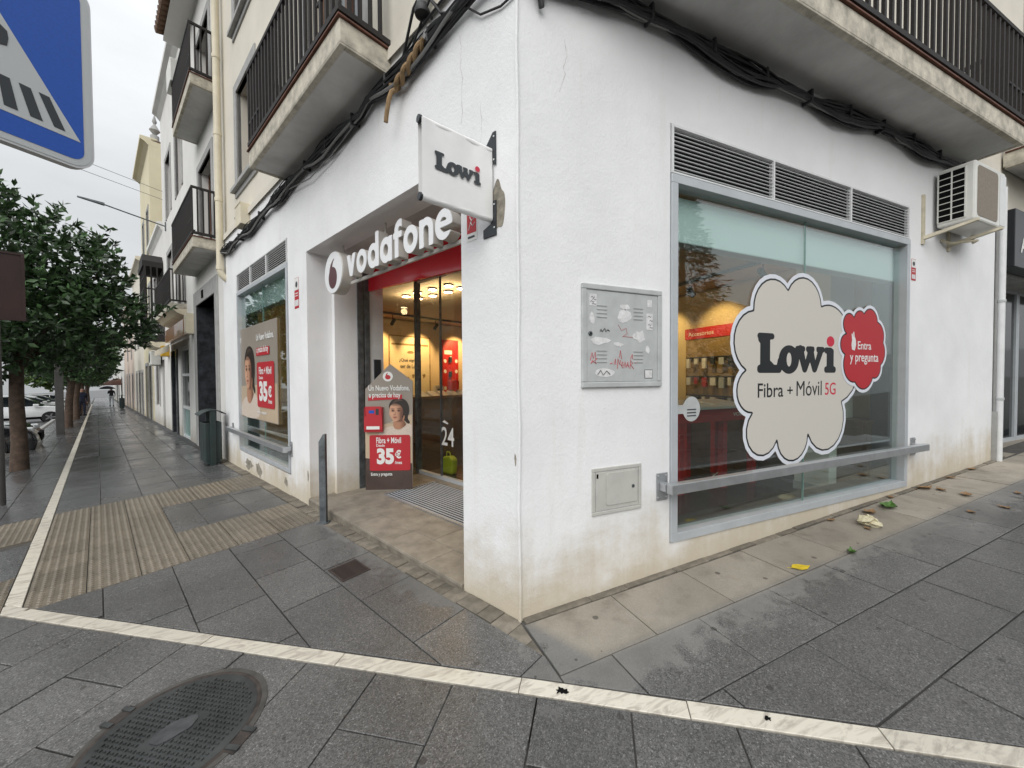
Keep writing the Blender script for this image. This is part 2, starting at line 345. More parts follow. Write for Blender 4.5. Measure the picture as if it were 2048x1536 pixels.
# ---------------------------------------------------------------- mesh helpers
class MB:
    def __init__(self): self.v = []; self.f = []; self.mi = []; self.cur = 0
    def add(self, verts, faces):
        b = len(self.v); self.v += [tuple(p) for p in verts]
        for q in faces: self.f.append(tuple(b + i for i in q)); self.mi.append(self.cur)
        return self
    def use(self, i): self.cur = i; return self
    def box(self, x0, x1, y0, y1, z0, z1):
        if x0 > x1: x0, x1 = x1, x0
        if y0 > y1: y0, y1 = y1, y0
        if z0 > z1: z0, z1 = z1, z0
        return self.add([(x0,y0,z0),(x1,y0,z0),(x1,y1,z0),(x0,y1,z0),(x0,y0,z1),(x1,y0,z1),(x1,y1,z1),(x0,y1,z1)],
                        [(0,3,2,1),(4,5,6,7),(0,1,5,4),(1,2,6,5),(2,3,7,6),(3,0,4,7)])
    def quad(self, a, b, c, d): return self.add([a, b, c, d], [(0, 1, 2, 3)])
    def prism(self, pts, y0, y1):
        """convex-ish polygon in x,z, extruded along y"""
        n = len(pts); v = [(x, y0, z) for x, z in pts] + [(x, y1, z) for x, z in pts]
        return self.add(v, [tuple(range(n)), tuple(range(2*n-1, n-1, -1))] + [(i, i+n, (i+1) % n + n, (i+1) % n) for i in range(n)])
    def prismz(self, pts, z0, z1):
        n = len(pts); v = [(x, y, z0) for x, y in pts] + [(x, y, z1) for x, y in pts]
        return self.add(v, [tuple(range(n-1, -1, -1)), tuple(range(n, 2*n))] + [(i, (i+1) % n, (i+1) % n + n, i+n) for i in range(n)])
    def prismx(self, pts, x0, x1):
        n = len(pts); v = [(x0, y, z) for y, z in pts] + [(x1, y, z) for y, z in pts]
        return self.add(v, [tuple(range(n)), tuple(range(2*n-1, n-1, -1))] + [(i, i+n, (i+1) % n + n, (i+1) % n) for i in range(n)])
    def tube(self, path, r, n=6, caps=True):
        path = [Vector(p) for p in path]; k = len(path)
        rs = r if isinstance(r, (list, tuple)) else [r] * k
        t0 = (path[1] - path[0]).normalized(); ref = Vector((0, 0, 1)) if abs(t0.z) < .9 else Vector((1, 0, 0))
        u = t0.cross(ref).normalized(); V = []
        for i, p in enumerate(path):
            t = ((path[min(i+1, k-1)] - path[max(i-1, 0)])).normalized()
            u = (u - t * u.dot(t)).normalized(); w = t.cross(u)
            for j in range(n):
                a = 2 * math.pi * j / n; V.append(p + (u * math.cos(a) + w * math.sin(a)) * rs[i])
        F = [(i*n+j, i*n+(j+1) % n, (i+1)*n+(j+1) % n, (i+1)*n+j) for i in range(k-1) for j in range(n)]
        if caps: F += [tuple(range(n-1, -1, -1)), tuple((k-1)*n + j for j in range(n))]
        return self.add(V, F)
    def lathe(self, prof, n=20, c=(0, 0, 0), axis='z'):
        V = []
        for r, z in prof:
            for j in range(n):
                a = 2 * math.pi * j / n; p = (r*math.cos(a), r*math.sin(a), z)
                if axis == 'y': p = (p[0], z, p[1])
                if axis == 'x': p = (z, p[0], p[1])
                V.append((p[0]+c[0], p[1]+c[1], p[2]+c[2]))
        k = len(prof)
        F = [(i*n+j, i*n+(j+1) % n, (i+1)*n+(j+1) % n, (i+1)*n+j) for i in range(k-1) for j in range(n)]
        F += [tuple(range(n-1, -1, -1)), tuple((k-1)*n + j for j in range(n))]
        return self.add(V, F)
    def wall(self, x0, x1, z0, z1, holes, y0, y1):
        """a slab of wall with rectangular openings (x0,x1,z0,z1); reveals included"""
        xs = sorted({x0, x1, *[h[0] for h in holes], *[h[1] for h in holes]}); zs = sorted({z0, z1, *[h[2] for h in holes], *[h[3] for h in holes]})
        inh = lambda x, z: any(h[0] < x < h[1] and h[2] < z < h[3] for h in holes)
        for i in range(len(xs)-1):
            for j in range(len(zs)-1):
                cx, cz = (xs[i]+xs[i+1])/2, (zs[j]+zs[j+1])/2
                if inh(cx, cz): continue
                self.quad((xs[i],y0,zs[j]),(xs[i+1],y0,zs[j]),(xs[i+1],y0,zs[j+1]),(xs[i],y0,zs[j+1]))
                self.quad((xs[i],y1,zs[j]),(xs[i],y1,zs[j+1]),(xs[i+1],y1,zs[j+1]),(xs[i+1],y1,zs[j]))
        for a, b, c, d in holes:
            self.quad((a,y0,c),(a,y1,c),(a,y1,d),(a,y0,d)); self.quad((b,y0,c),(b,y0,d),(b,y1,d),(b,y1,c))
            self.quad((a,y0,d),(a,y1,d),(b,y1,d),(b,y0,d)); self.quad((a,y0,c),(b,y0,c),(b,y1,c),(a,y1,c))
        self.quad((x0,y0,z0),(x0,y0,z1),(x0,y1,z1),(x0,y1,z0)); self.quad((x1,y0,z0),(x1,y1,z0),(x1,y1,z1),(x1,y0,z1))
        self.quad((x0,y0,z1),(x1,y0,z1),(x1,y1,z1),(x0,y1,z1)); self.quad((x0,y0,z0),(x0,y1,z0),(x1,y1,z0),(x1,y0,z0))
        return self
    def frame(self, x0, x1, z0, z1, w, y0, y1):
        """a picture-frame of four butted bars"""
        self.box(x0, x1, y0, y1, z1-w, z1); self.box(x0, x1, y0, y1, z0, z0+w)
        self.box(x0, x0+w, y0, y1, z0+w, z1-w); self.box(x1-w, x1, y0, y1, z0+w, z1-w); return self
    def build(self, name, m, parent=None, rot=0, loc=(0, 0, 0), smooth=False, bevel=0, kind=None):
        me = bpy.data.meshes.new(name); me.from_pydata(self.v, [], self.f); me.update()
        for k in (m if isinstance(m, (list, tuple)) else [m]): me.materials.append(M[k] if isinstance(k, str) else k)
        if len(me.materials) > 1: me.polygons.foreach_set('material_index', self.mi)
        return link(name, me, parent, rot, loc, smooth, bevel, kind)

def fix_normals(me):
    bm = bmesh.new(); bm.from_mesh(me); bmesh.ops.recalc_face_normals(bm, faces=bm.faces); bm.to_mesh(me); bm.free()
def link(name, me, parent=None, rot=0, loc=(0, 0, 0), smooth=False, bevel=0, kind=None):
    fix_normals(me)
    o = bpy.data.objects.new(name, me); COL.objects.link(o); o.location = loc
    if rot and not (parent is not None and abs(parent.rotation_euler.z) > 1e-6): o.rotation_euler = (0, 0, rot)   # a part of a turned part is already turned
    if parent is not None: o.parent = parent
    if kind: o['kind'] = kind
    if smooth:
        me.polygons.foreach_set('use_smooth', [True] * len(me.polygons))
        if smooth != 'all':
            try: me.set_sharp_from_angle(angle=R(40))
            except Exception: pass
    if bevel:
        b = o.modifiers.new('bevel', 'BEVEL'); b.width = bevel; b.segments = 2; b.limit_method = 'ANGLE'; b.angle_limit = R(50)
    return o
def tag(o, label, cat, group=None):
    o['label'] = label; o['category'] = cat
    if group: o['group'] = group
    return o
def thing(name, label, cat, loc=(0, 0, 0), rot=0, group=None):
    o = bpy.data.objects.new(name, None); COL.objects.link(o); o.location = loc; o.rotation_euler = (0, 0, rot)
    o.empty_display_size = .1
    return tag(o, label, cat, group)
def copy_tree(o, parent=None):
    c = o.copy(); COL.objects.link(c); c.parent = parent
    for ch in list(o.children): copy_tree(ch, c)
    return c

# ---------------------------------------------------------------- flat shapes: signed-distance outlines and lettering
def contours(fn, x0, x1, z0, z1, res):
    """closed outlines of fn < 0 on a grid"""
    nx, nz = int((x1-x0)/res)+2, int((z1-z0)/res)+2
    X = x0 + np.arange(nx)*res; Z = z0 + np.arange(nz)*res
    F = fn(*np.meshgrid(X, Z, indexing='ij')); F = np.where(F == 0, 1e-9, F)
    F[0, :] = F[-1, :] = np.abs(F[0, :]) + 1e-6; F[:, 0] = F[:, -1] = np.abs(F[:, 0]) + 1e-6
    nxt = {}
    def ex(i, j): a, b = F[i, j], F[i+1, j]; return ('x', i, j), (X[i] + res*a/(a-b), Z[j])
    def ez(i, j): a, b = F[i, j], F[i, j+1]; return ('z', i, j), (X[i], Z[j] + res*a/(a-b))
    pos = {}
    S = F < 0; code = S[:-1, :-1] + 2*S[1:, :-1] + 4*S[1:, 1:] + 8*S[:-1, 1:]
    T = {1:[(3,0)],2:[(0,1)],3:[(3,1)],4:[(1,2)],5:[(3,0),(1,2)],6:[(0,2)],7:[(3,2)],8:[(2,3)],9:[(2,0)],10:[(0,1),(2,3)],11:[(2,1)],12:[(1,3)],13:[(1,0)],14:[(0,3)]}
    for i, j in zip(*np.nonzero((code > 0) & (code < 15))):
        E = lambda k: (ex(i, j), ez(i+1, j), ex(i, j+1), ez(i, j))[k]
        for p, q in T[int(code[i, j])]:
            (ka, pa), (kb, pb) = E(p), E(q); pos[ka] = pa; pos[kb] = pb; nxt.setdefault(ka, []).append(kb)
    out = []
    while nxt:
        st = next(iter(nxt)); cur = st; loop = []
        while cur in nxt:
            loop.append(pos[cur]); l = nxt[cur]; n = l.pop()
            if not l: del nxt[cur]
            cur = n
            if cur == st: break
        if len(loop) > 4: out.append(loop)
    return out
def fill_mesh(name, loops, depth=.0008):
    """2D outlines (holes included) -> solid plate in x,z with its face at y=0, going back to y=+depth"""
    cu = bpy.data.curves.new(name, 'CURVE'); cu.dimensions = '2D'; cu.fill_mode = 'BOTH'; cu.extrude = depth/2
    for lp in loops:
        sp = cu.splines.new('POLY'); sp.points.add(len(lp)-1); sp.use_cyclic_u = True
        sp.points.foreach_set('co', [c for x, z in lp for c in (x, z, 0, 1)])
    return curve_mesh(name, cu, depth)
def curve_mesh(name, cu, depth):
    ob = bpy.data.objects.new(name, cu); me = bpy.data.meshes.new_from_object(ob)
    bpy.data.objects.remove(ob); n = len(me.vertices); co = np.empty(n*3); me.vertices.foreach_get('co', co); co = co.reshape(-1, 3)
    co = np.stack([co[:, 0], depth/2 - co[:, 2], co[:, 1]], 1); me.vertices.foreach_set('co', co.ravel()); me.use_auto_texspace = True; me.update(); me.name = name
    return me
def fit(me, x0, x1, z0, z1, y=0):
    n = len(me.vertices); co = np.empty(n*3); me.vertices.foreach_get('co', co); co = co.reshape(-1, 3)
    for k, a, b in ((0, x0, x1), (2, z0, z1)):
        lo, hi = co[:, k].min(), co[:, k].max(); co[:, k] = a + (co[:, k]-lo) * (b-a)/max(hi-lo, 1e-6)
    co[:, 1] += y - co[:, 1].min(); me.vertices.foreach_set('co', co.ravel()); me.update(); return me
def text(name, body, m, parent, x0, x1, z0, z1, y=0, bold=0, depth=.0008, rot=0, loc=(0, 0, 0)):
    cu = bpy.data.curves.new(name, 'FONT'); cu.body = body; cu.size = 1; cu.offset = bold; cu.extrude = depth/2; cu.resolution_u = 4; cu.fill_mode = 'BOTH'
    me = fit(curve_mesh(name, cu, depth), x0, x1, z0, z1, y); me.materials.clear(); me.materials.append(M[m])
    return link(name, me, parent, rot, loc)
def shape(name, fn, m, parent, box, res, y=0, depth=.0008, fitbox=None, rot=0, loc=(0, 0, 0)):
    me = fill_mesh(name, contours(fn, *box, res), depth)
    if fitbox: fit(me, *fitbox, y)
    else:
        for v in me.vertices: v.co.y += y
    me.materials.clear(); me.materials.append(M[m]); return link(name, me, parent, rot, loc)
def poly(name, pts, m, parent, y=0, depth=.0008, rot=0, loc=(0, 0, 0)):
    me = fill_mesh(name, [pts], depth)
    for v in me.vertices: v.co.y += y
    me.materials.clear(); me.materials.append(M[m]); return link(name, me, parent, rot, loc)
def rrect(x0, x1, z0, z1, r, n=5):
    out = []
    for cx, cz, a0 in ((x1-r, z1-r, 0), (x0+r, z1-r, 90), (x0+r, z0+r, 180), (x1-r, z0+r, 270)):
        for k in range(n+1):
            a = R(a0 + 90*k/n); out.append((cx + r*math.cos(a), cz + r*math.sin(a)))
    return out
def ell(cx, cz, rx, rz, n=24, a=0):
    return [(cx + rx*math.cos(t)*math.cos(a) - rz*math.sin(t)*math.sin(a), cz + rx*math.cos(t)*math.sin(a) + rz*math.sin(t)*math.cos(a)) for t in (2*math.pi*k/n for k in range(n))]
def seg(X, Z, ax, az, bx, bz, r, r2=None):
    dx, dz = bx-ax, bz-az; t = np.clip(((X-ax)*dx + (Z-az)*dz)/(dx*dx+dz*dz), 0, 1)
    rr = r if r2 is None else r + (r2-r)*t
    return np.hypot(X-ax-t*dx, Z-az-t*dz) - rr
def sbox(X, Z, x0, x1, z0, z1, r=0):
    qx = np.abs(X-(x0+x1)/2)-(x1-x0)/2+r; qz = np.abs(Z-(z0+z1)/2)-(z1-z0)/2+r
    return np.hypot(np.maximum(qx, 0), np.maximum(qz, 0)) + np.minimum(np.maximum(qx, qz), 0) - r
def sell(X, Z, cx, cz, rx, rz):
    k = np.hypot((X-cx)/rx, (Z-cz)/rz); return (k-1)*min(rx, rz)
mn, mx_ = np.minimum, np.maximum
def arc3(p, q, r, n=10):
    """points of the circular arc p -> q -> r"""
    ax, az, bx, bz, cx, cz = *p, *q, *r; d = 2*(ax*(bz-cz)+bx*(cz-az)+cx*(az-bz))
    ux = ((ax*ax+az*az)*(bz-cz)+(bx*bx+bz*bz)*(cz-az)+(cx*cx+cz*cz)*(az-bz))/d; uz = ((ax*ax+az*az)*(cx-bx)+(bx*bx+bz*bz)*(ax-cx)+(cx*cx+cz*cz)*(bx-ax))/d
    t = [math.atan2(z-uz, x-ux) for x, z in (p, q, r)]; R_ = math.hypot(ax-ux, az-uz); T = 2*math.pi
    a1, a2 = (t[1]-t[0]) % T, (t[2]-t[0]) % T
    if a1 > a2: a2 -= T
    return [(ux+R_*math.cos(t[0]+a2*k/n), uz+R_*math.sin(t[0]+a2*k/n)) for k in range(n)]
def lobed(pts):
    out = []
    for i in range(0, len(pts), 2): out += arc3(pts[i], pts[i+1], pts[(i+2) % len(pts)])
    return out
def sd_poly(pts):
    P_ = np.array(pts); Q_ = np.roll(P_, -1, 0)
    def fn(X, Z):
        d = np.full(X.shape, 1e9); ins = np.zeros(X.shape, bool)
        for (ax, az), (bx, bz) in zip(P_, Q_):
            d = mn(d, seg(X, Z, ax, az, bx, bz, 0) if (ax, az) != (bx, bz) else d)
            if az != bz: ins ^= ((az > Z) != (bz > Z)) & (X < (bx-ax)*(Z-az)/(bz-az)+ax)
        return np.where(ins, -d, d)
    return fn
def ring(X, Z, cx, cz, rx, rz, w): return mx_(sell(X, Z, cx, cz, rx, rz), -sell(X, Z, cx, cz, rx-w, rz-w))
W = .28
GLY = {   # rounded bold sans, x-height 1
 'v': (lambda X, Z: mx_(mn(seg(X, Z, .10, 1.1, .46, .05, .155), seg(X, Z, .82, 1.1, .46, .05, .155)), mx_(Z-1, -Z)), .92),
 'o': (lambda X, Z: ring(X, Z, .50, .5, .50, .53, W), 1.0),
 'd': (lambda X, Z: mn(ring(X, Z, .48, .5, .48, .53, W), sbox(X, Z, .70, .98, -.01, 1.46, .03)), 1.0),
 'a': (lambda X, Z: mn(ring(X, Z, .48, .5, .48, .53, W), sbox(X, Z, .70, .98, -.01, 1.01, .03)), 1.0),
 'f': (lambda X, Z: mn(mn(sbox(X, Z, .10, .38, -.01, 1.1, .02), sbox(X, Z, 0, .64, .76, 1.0, .02)), mx_(mx_(ring(X, Z, .52, 1.05, .42, .42, W), 1.05-Z), X-.66)), .66),
 'n': (lambda X, Z: mn(mn(sbox(X, Z, 0, .28, -.01, 1.01, .03), sbox(X, Z, .62, .90, -.01, .60, .03)), mx_(ring(X, Z, .45, .58, .45, .45, W), .58-Z)), .90),
 'e': (lambda X, Z: mn(mx_(ring(X, Z, .50, .5, .50, .53, W), -sbox(X, Z, .45, 1.2, .22, .44)), sbox(X, Z, .12, .93, .42, .62, .04)), 1.0),
}
def lowi(X, Z):
    """soft slab-serif word, cap height 1; the dot of the i is cut separately"""
    L_ = mn(mn(sbox(X, Z, .10, .40, .05, .95, .05), sbox(X, Z, 0, .55, .88, 1.0, .06)), mn(sbox(X, Z, 0, .82, 0, .17, .07), seg(X, Z, .74, .10, .79, .30, .07)))
    L_ = mn(L_, mn(seg(X, Z, .12, .86, .25, .80, .09), seg(X, Z, .40, .20, .50, .12, .08)))
    o = mx_(sell(X, Z, 1.12, .34, .36, .365), -sell(X, Z, 1.12, .34, .115, .235))
    w = mn(mn(seg(X, Z, 1.55, .62, 1.73, .08, .105, .075), seg(X, Z, 1.98, .60, 1.75, .08, .085, .06)), mn(seg(X, Z, 1.95, .60, 2.13, .08, .105, .075), seg(X, Z, 2.38, .60, 2.15, .08, .085, .06)))
    w = mn(w, mn(mn(sbox(X, Z, 1.38, 1.72, .58, .70, .05), sbox(X, Z, 1.80, 2.10, .58, .70, .05)), sbox(X, Z, 2.22, 2.52, .58, .70, .05)))
    i = mn(mn(sbox(X, Z, 2.66, 2.92, .03, .66, .05), sbox(X, Z, 2.56, 2.86, .56, .69, .05)), sbox(X, Z, 2.56, 3.02, 0, .14, .06))
    return mn(mn(L_, o), mn(w, i)) - .022
def lowi_word(parent, x0, x1, z0, z1, y, m='blackprint', res=.02, rot=0, loc=(0, 0, 0)):
    """whole word incl. dot spans z0..z1"""
    h = z1-z0; w = x1-x0; k = 3.03/w
    shape('lettering', lowi, m, parent, (-.1, 3.2, -.1, 1.15), res, y, fitbox=(x0, x1, z0, z0+h*.98), rot=rot, loc=loc)
    cx = x0 + w*(2.79/3.03)
    poly('letter_dot', ell(cx, z0+h*.86, w*.165/3.03, h*.14), 'redtext', parent, y, rot=rot, loc=loc)
# ================================================================ GROUND
TILT = -math.atan(SLOPE)
g_ = MB().box(-900, 300, -700, 1200, -.5, -.20).build('ground', 'asphalt', kind='structure'); g_.rotation_euler = (0, TILT, 0)
road = MB(); 
_rp = [AX*s + AN*v for s, v in ((-14, 3.62), (160, 3.62), (160, 14), (-14, 14))]
road.prismz([(p.x, p.y) for p in _rp], -.196, -.125); road = road.build('road', 'asphalt', kind='structure'); road.rotation_euler = (0, TILT, 0)

NU = Vector((.5906, .807)); ND = Vector((.807, -.5906)); U0 = Vector((-.176, -.41)); CUP = NU.dot(U0); CLO = CUP - .095
AX2 = Vector((AX.x, AX.y)); AN2 = Vector((AN.x, AN.y))
def clip(pts, n, c):
    """keep n.p >= c"""
    out = []
    for i, p in enumerate(pts):
        q = pts[(i+1) % len(pts)]; a = n.dot(p)-c; b = n.dot(q)-c
        if a >= 0: out.append(p)
        if (a >= 0) != (b >= 0): out.append(p + (q-p) * (a/(a-b)))
    return out
def area(p): return abs(sum(p[i].x*p[(i+1) % len(p)].y - p[(i+1) % len(p)].x*p[i].y for i in range(len(p))))/2
pave_pts = [Vector(p) for p in ((30, 0.2), (.3, .2), (.0, .0))] + [AX2*s + AN2*v for s, v in ((.2, -.05), (110, -.3), (110, 3.46), (-5.5, 3.46))] + [Vector((-2.2, -5.5)), Vector((30, -5.5))]
pavement = MB(); pavement.prismz([(p.x, p.y) for p in pave_pts], -.21, -.012)
pavement = pavement.build('pavement', 'mortar', kind='structure'); pavement.rotation_euler = (0, TILT, 0)
def slab(name, pts, m, jit=.0025, inset=.0038, top=0.0, bev=.003):
    """one paving piece with a small arris, in the pavement's own plane"""
    if len(pts) < 3 or area(pts) < .004: return None
    c = sum(pts, Vector((0, 0)))/len(pts)
    if sum((pts[(i+1) % len(pts)].x-p.x)*(pts[(i+1) % len(pts)].y+p.y) for i, p in enumerate(pts)) > 0: pts = pts[::-1]
    def ins(d):
        L = pts
        for i in range(len(pts)):
            p, q = pts[i], pts[(i+1) % len(pts)]; e = q-p
            if e.length < 1e-4: continue
            n = Vector((-e.y, e.x))/e.length; L = clip(L, n, n.dot(p)+d)
            if len(L) < 3: return L
        return L
    o = ins(inset); t = ins(inset+bev)
    if len(o) < 3 or len(t) < 3: return None
    z = top + random.uniform(-jit, jit); kx, ky = random.uniform(-.004, .004), random.uniform(-.004, .004)
    mb = MB()
    if len(o) == len(t):
        n = len(o)
        mb.add([(p.x-c.x, p.y-c.y, -.013) for p in o] + [(p.x-c.x, p.y-c.y, z-bev*.7+kx*(p.x-c.x)+ky*(p.y-c.y)) for p in o] + [(p.x-c.x, p.y-c.y, z+kx*(p.x-c.x)+ky*(p.y-c.y)) for p in t],
               [(i, (i+1) % n, (i+1) % n+n, i+n) for i in range(n)] + [(i+n, (i+1) % n+n, (i+1) % n+2*n, i+2*n) for i in range(n)] + [tuple(range(2*n, 3*n))])
    else: mb.prismz([(p.x-c.x, p.y-c.y) for p in o], -.013, z)
    return mb.build(name, m, pavement, loc=(c.x, c.y, 0))
def rect(o, e, f, a0, a1, b0, b1): return [o+e*a0+f*b0, o+e*a1+f*b0, o+e*a1+f*b1, o+e*a0+f*b1]
O2 = Vector((0, 0)); EX, EY = Vector((1, 0)), Vector((0, -1))
TL, TW = .662, .415
# slabs along wall B
for r in range(0, 9):
    b0, b1 = (.055, .49) if r == 0 else (.49+TW*(r-1), .49+TW*r)
    for k in range(-4, 17):
        a0 = (.006 if r % 2 == 0 else .331) + TL*k
        if a0 > 9.6 - r*.45: continue
        p = rect(O2, EX, EY, a0, a0+TL, b0, b1); p = clip(p, Vector((1, 0)), .0); p = clip(p, NU, CUP+.003)
        slab('paving_tile', p, 'paving')
# slabs along wall A (leaving room for the tactile fields)
def in_tact(u, v): return (2.9 < u < 3.86 and v < 1.24) or (5.17 < u < 6.12 and v < 1.24) or (2.9 < u < 6.12 and v > 1.24)
def clip_rect_sub(pts):
    """cut the tactile fields out of a slab: returns the pieces left over"""
    res = []
    def uvclip(p, lo=None, hi=None, ax=AX2):
        if lo is not None: p = clip(p, ax, lo)
        if hi is not None and len(p) > 2: p = clip(p, -ax, -hi)
        return p
    for u0, u1, v0, v1 in ((-9, 2.9, -9, 9), (2.9, 3.86, 2.185, 9), (3.86, 5.17, -9, 1.24), (6.12, 999, -9, 9)):
        q = uvclip(pts, u0, u1); q = uvclip(q, v0, v1, AN2) if len(q) > 2 else q
        if len(q) > 2 and area(q) > .006: res.append(q)
    return res
far = MB()
VL = (.14, .545, .955, 1.365, 1.78, 2.185)
for r in range(5):
    for k in range(-3, 160):
        a0 = (.37 if r % 2 == 0 else .68) + .66*k
        p = rect(O2, AX2, AN2, a0, a0+.66, VL[r], VL[r+1])
        if a0 < 3: p = clip(p, Vector((-1, 0)), .0); p = clip(p, NU, CUP+.003)
        if len(p) < 3: continue
        if a0 < 11.5:
            for q in (clip_rect_sub(p) if a0 < 7 else [p]): slab('paving_tile', q, 'paving' if a0 < 6 else 'pavingfar')
        else:
            p = rect(O2, AX2, AN2, a0+.004, a0+.656, VL[r]+.006, VL[r+1]-.006); far.add([(q.x, q.y, random.uniform(-.002, .001)) for q in p], [(0, 1, 2, 3)])
for k in range(17, 160):   # the strip against the houses
    a0 = .66*k; p = rect(O2, AX2, AN2, a0+.004, a0+.656, -.05, .134); far.add([(q.x, q.y, -.002) for q in p], [(0, 1, 2, 3)])
# slabs beyond the marble line towards the trees
for r in range(3):
    b0, b1 = 2.285+.355*r, 2.285+.355*(r+1)
    for k in range(-6, 160):
        a0 = .2 + .33*(r % 2) + .66*k
        p = rect(O2, AX2, AN2, a0, a0+.66, b0, b1); p = clip(p, NU, CLO) if a0 < 4 else p
        if len(p) < 3: continue
        if a0 < 11.5:
            if (2.7 < a0+.33 < 3.8) or (5.0 < a0+.33 < 6.1): continue
            slab('paving_tile', p, 'pavingfar')
        else: far.add([(q.x, q.y, random.uniform(-.003, .001)) for q in rect(O2, AX2, AN2, a0+.005, a0+.655, b0+.005, b1-.005)], [(0, 1, 2, 3)])
far = far.build('paving_tile', 'pavingfar', pavement, kind='stuff')
# slabs of the crossing corner, below the marble line
for k in range(-14, 13):
    t0 = .0956 + .437*k
    for r in range(-1, 5):
        d0 = (.42 if k % 2 == 0 else .74) - .66 + .66*r
        o = U0 - NU*0
        p = rect(U0, ND, -NU, t0, t0+.437, d0, d0+.66); p = clip(p, -NU, -CLO+.003)
        if len(p) < 3: continue
        c = sum(p, Vector((0, 0)))/len(p)
        if -c.y > 3.4 or (c - Vector((-.97, -2.15))).length > 4.5 - (.9 if c.x > -1 else 0): continue
        slab('paving_tile', p, 'paving')
# white marble line
ts = [-3.95, -3.0, -2.0, -1.046, 0.0, .79, 1.545, 2.35, 3.2, 4.1]
for a, b in zip(ts[:-1], ts[1:]):
    p = rect(U0, ND, -NU, a, b, 0, .095); p = clip(p, -AN2, -2.285) if a < -3 else p
    slab('marble_strip', p, 'marble', inset=.002, top=.001)
u = 2.93
while u < 60:
    l = random.uniform(.85, 1.1); p = rect(O2, AX2, AN2, u, u+l, 2.187, 2.283); p = clip(p, NU, CUP) if u < 4 else p
    slab('marble_strip', p, 'marble', inset=.002, top=.001); u += l
# tactile fields: warm studded tiles
def stud_mesh(a, b, n, k):
    mb = MB(); mb.box(.003, a-.003, .003, b-.003, -.013, 0)
    for i in range(n):
        for j in range(k):
            cx, cy = a*(i+.5)/n, b*(j+.5)/k; r = min(a/n, b/k)*.40
            lo = [(cx+r*math.cos(t), cy+r*math.sin(t), -.0005) for t in (math.pi/3*q for q in range(6))]
            hi = [(cx+r*.55*math.cos(t), cy+r*.55*math.sin(t), .0065) for t in (math.pi/3*q for q in range(6))]
            mb.add(lo+hi, [(q, (q+1) % 6, (q+1) % 6+6, q+6) for q in range(6)] + [(6, 7, 8, 9, 10, 11)])
    o = mb.build('tactile_tile', 'tactile', pavement); return o
def tact_field(u0, u1, v0, v1, nu, nv):
    a, b = (u1-u0)/nu, (v1-v0)/nv; proto = None
    for i in range(nu):
        for j in range(nv):
            if proto is None: o = proto = stud_mesh(a, b, max(4, round(a/.052)), max(4, round(b/.052)))
            else: o = proto.copy(); COL.objects.link(o)
            p = AX2*(u0+a*i) + AN2*(v0+b*j); o.location = (p.x, p.y, random.uniform(-.001, .001)); o.rotation_euler = (0, 0, math.atan2(AX2.y, AX2.x))
# wall-A frame is left handed along (u, v): v runs to the left of u
tact_field(2.90, 6.12, 1.24, 2.183, 8, 3)
tact_field(2.90, 3.86, .14, 1.24, 2, 3)
tact_field(5.17, 6.12, .10, 1.24, 2, 3)
tact_field(2.70, 3.80, 2.287, 3.35, 3, 3)
tact_field(5.00, 6.10, 2.287, 3.35, 3, 3)
# mortar setts against the step and the wall foot
s = -.30
while s < 3.4:
    l = random.uniform(.10, .22); w = .145 + random.uniform(-.012, .004)
    lo = .0 if s < .5 else .02
    p = rect(O2, AX2, AN2, s, s+l, lo, w); p = clip(p, Vector((-1, 0)), .004)
    slab('sett', p, 'setts', jit=.006, inset=.003); s += l
x = .02
while x < 7.2:
    l = random.uniform(.25, .5); slab('sett', rect(O2, EX, EY, x, x+l, -.01, .052+random.uniform(-.01, .006)), 'setts', jit=.005, inset=.002); x += l
s = 3.6
while s < 8.2:
    l = random.uniform(.2, .4); slab('sett', rect(O2, AX2, AN2, s, s+l, -.01, .13), 'setts', jit=.006, inset=.003); s += l
# kerb stones along the road
kp = None
for k in range(110):
    if kp is None:
        kp = o = MB().box(0, .985, 0, .13, -.21, -.006).build('kerb_stone', 'stonegrey', pavement, bevel=.01)
    else: o = kp.copy(); COL.objects.link(o)
    p = AX2*(-5+k*1.0) + AN2*3.47; o.location = (p.x, p.y, random.uniform(-.004, .003)); o.rotation_euler = (0, 0, math.atan2(AX2.y, AX2.x))

# ================================================================ CORNER BUILDING
bld = thing('corner_building', 'white rendered corner building with shop windows, wrapping both streets under iron balconies', 'building')
WT = .30
MB().wall(-8.05, 0, -1.2, 4.34, [(-3.50, -.54, -.02, 3.12), (-6.97, -4.18, .20, 3.47)], 0, WT).build('wall', 'stucco', bld, RA)
MB().wall(0, 7.25, -1.2, 4.34, [(1.265, 4.885, .26, 3.45)], 0, WT).build('wall', 'stucco', bld)
# corner bead, slightly proud and chipped
cb = MB(); cb.tube([(.004*math.sin(k*1.7), -.002+.003*math.sin(k*2.3), -.05+.26*k) for k in range(18)], .012, 8); cb.build('corner_bead', 'stucco', bld, smooth=True)
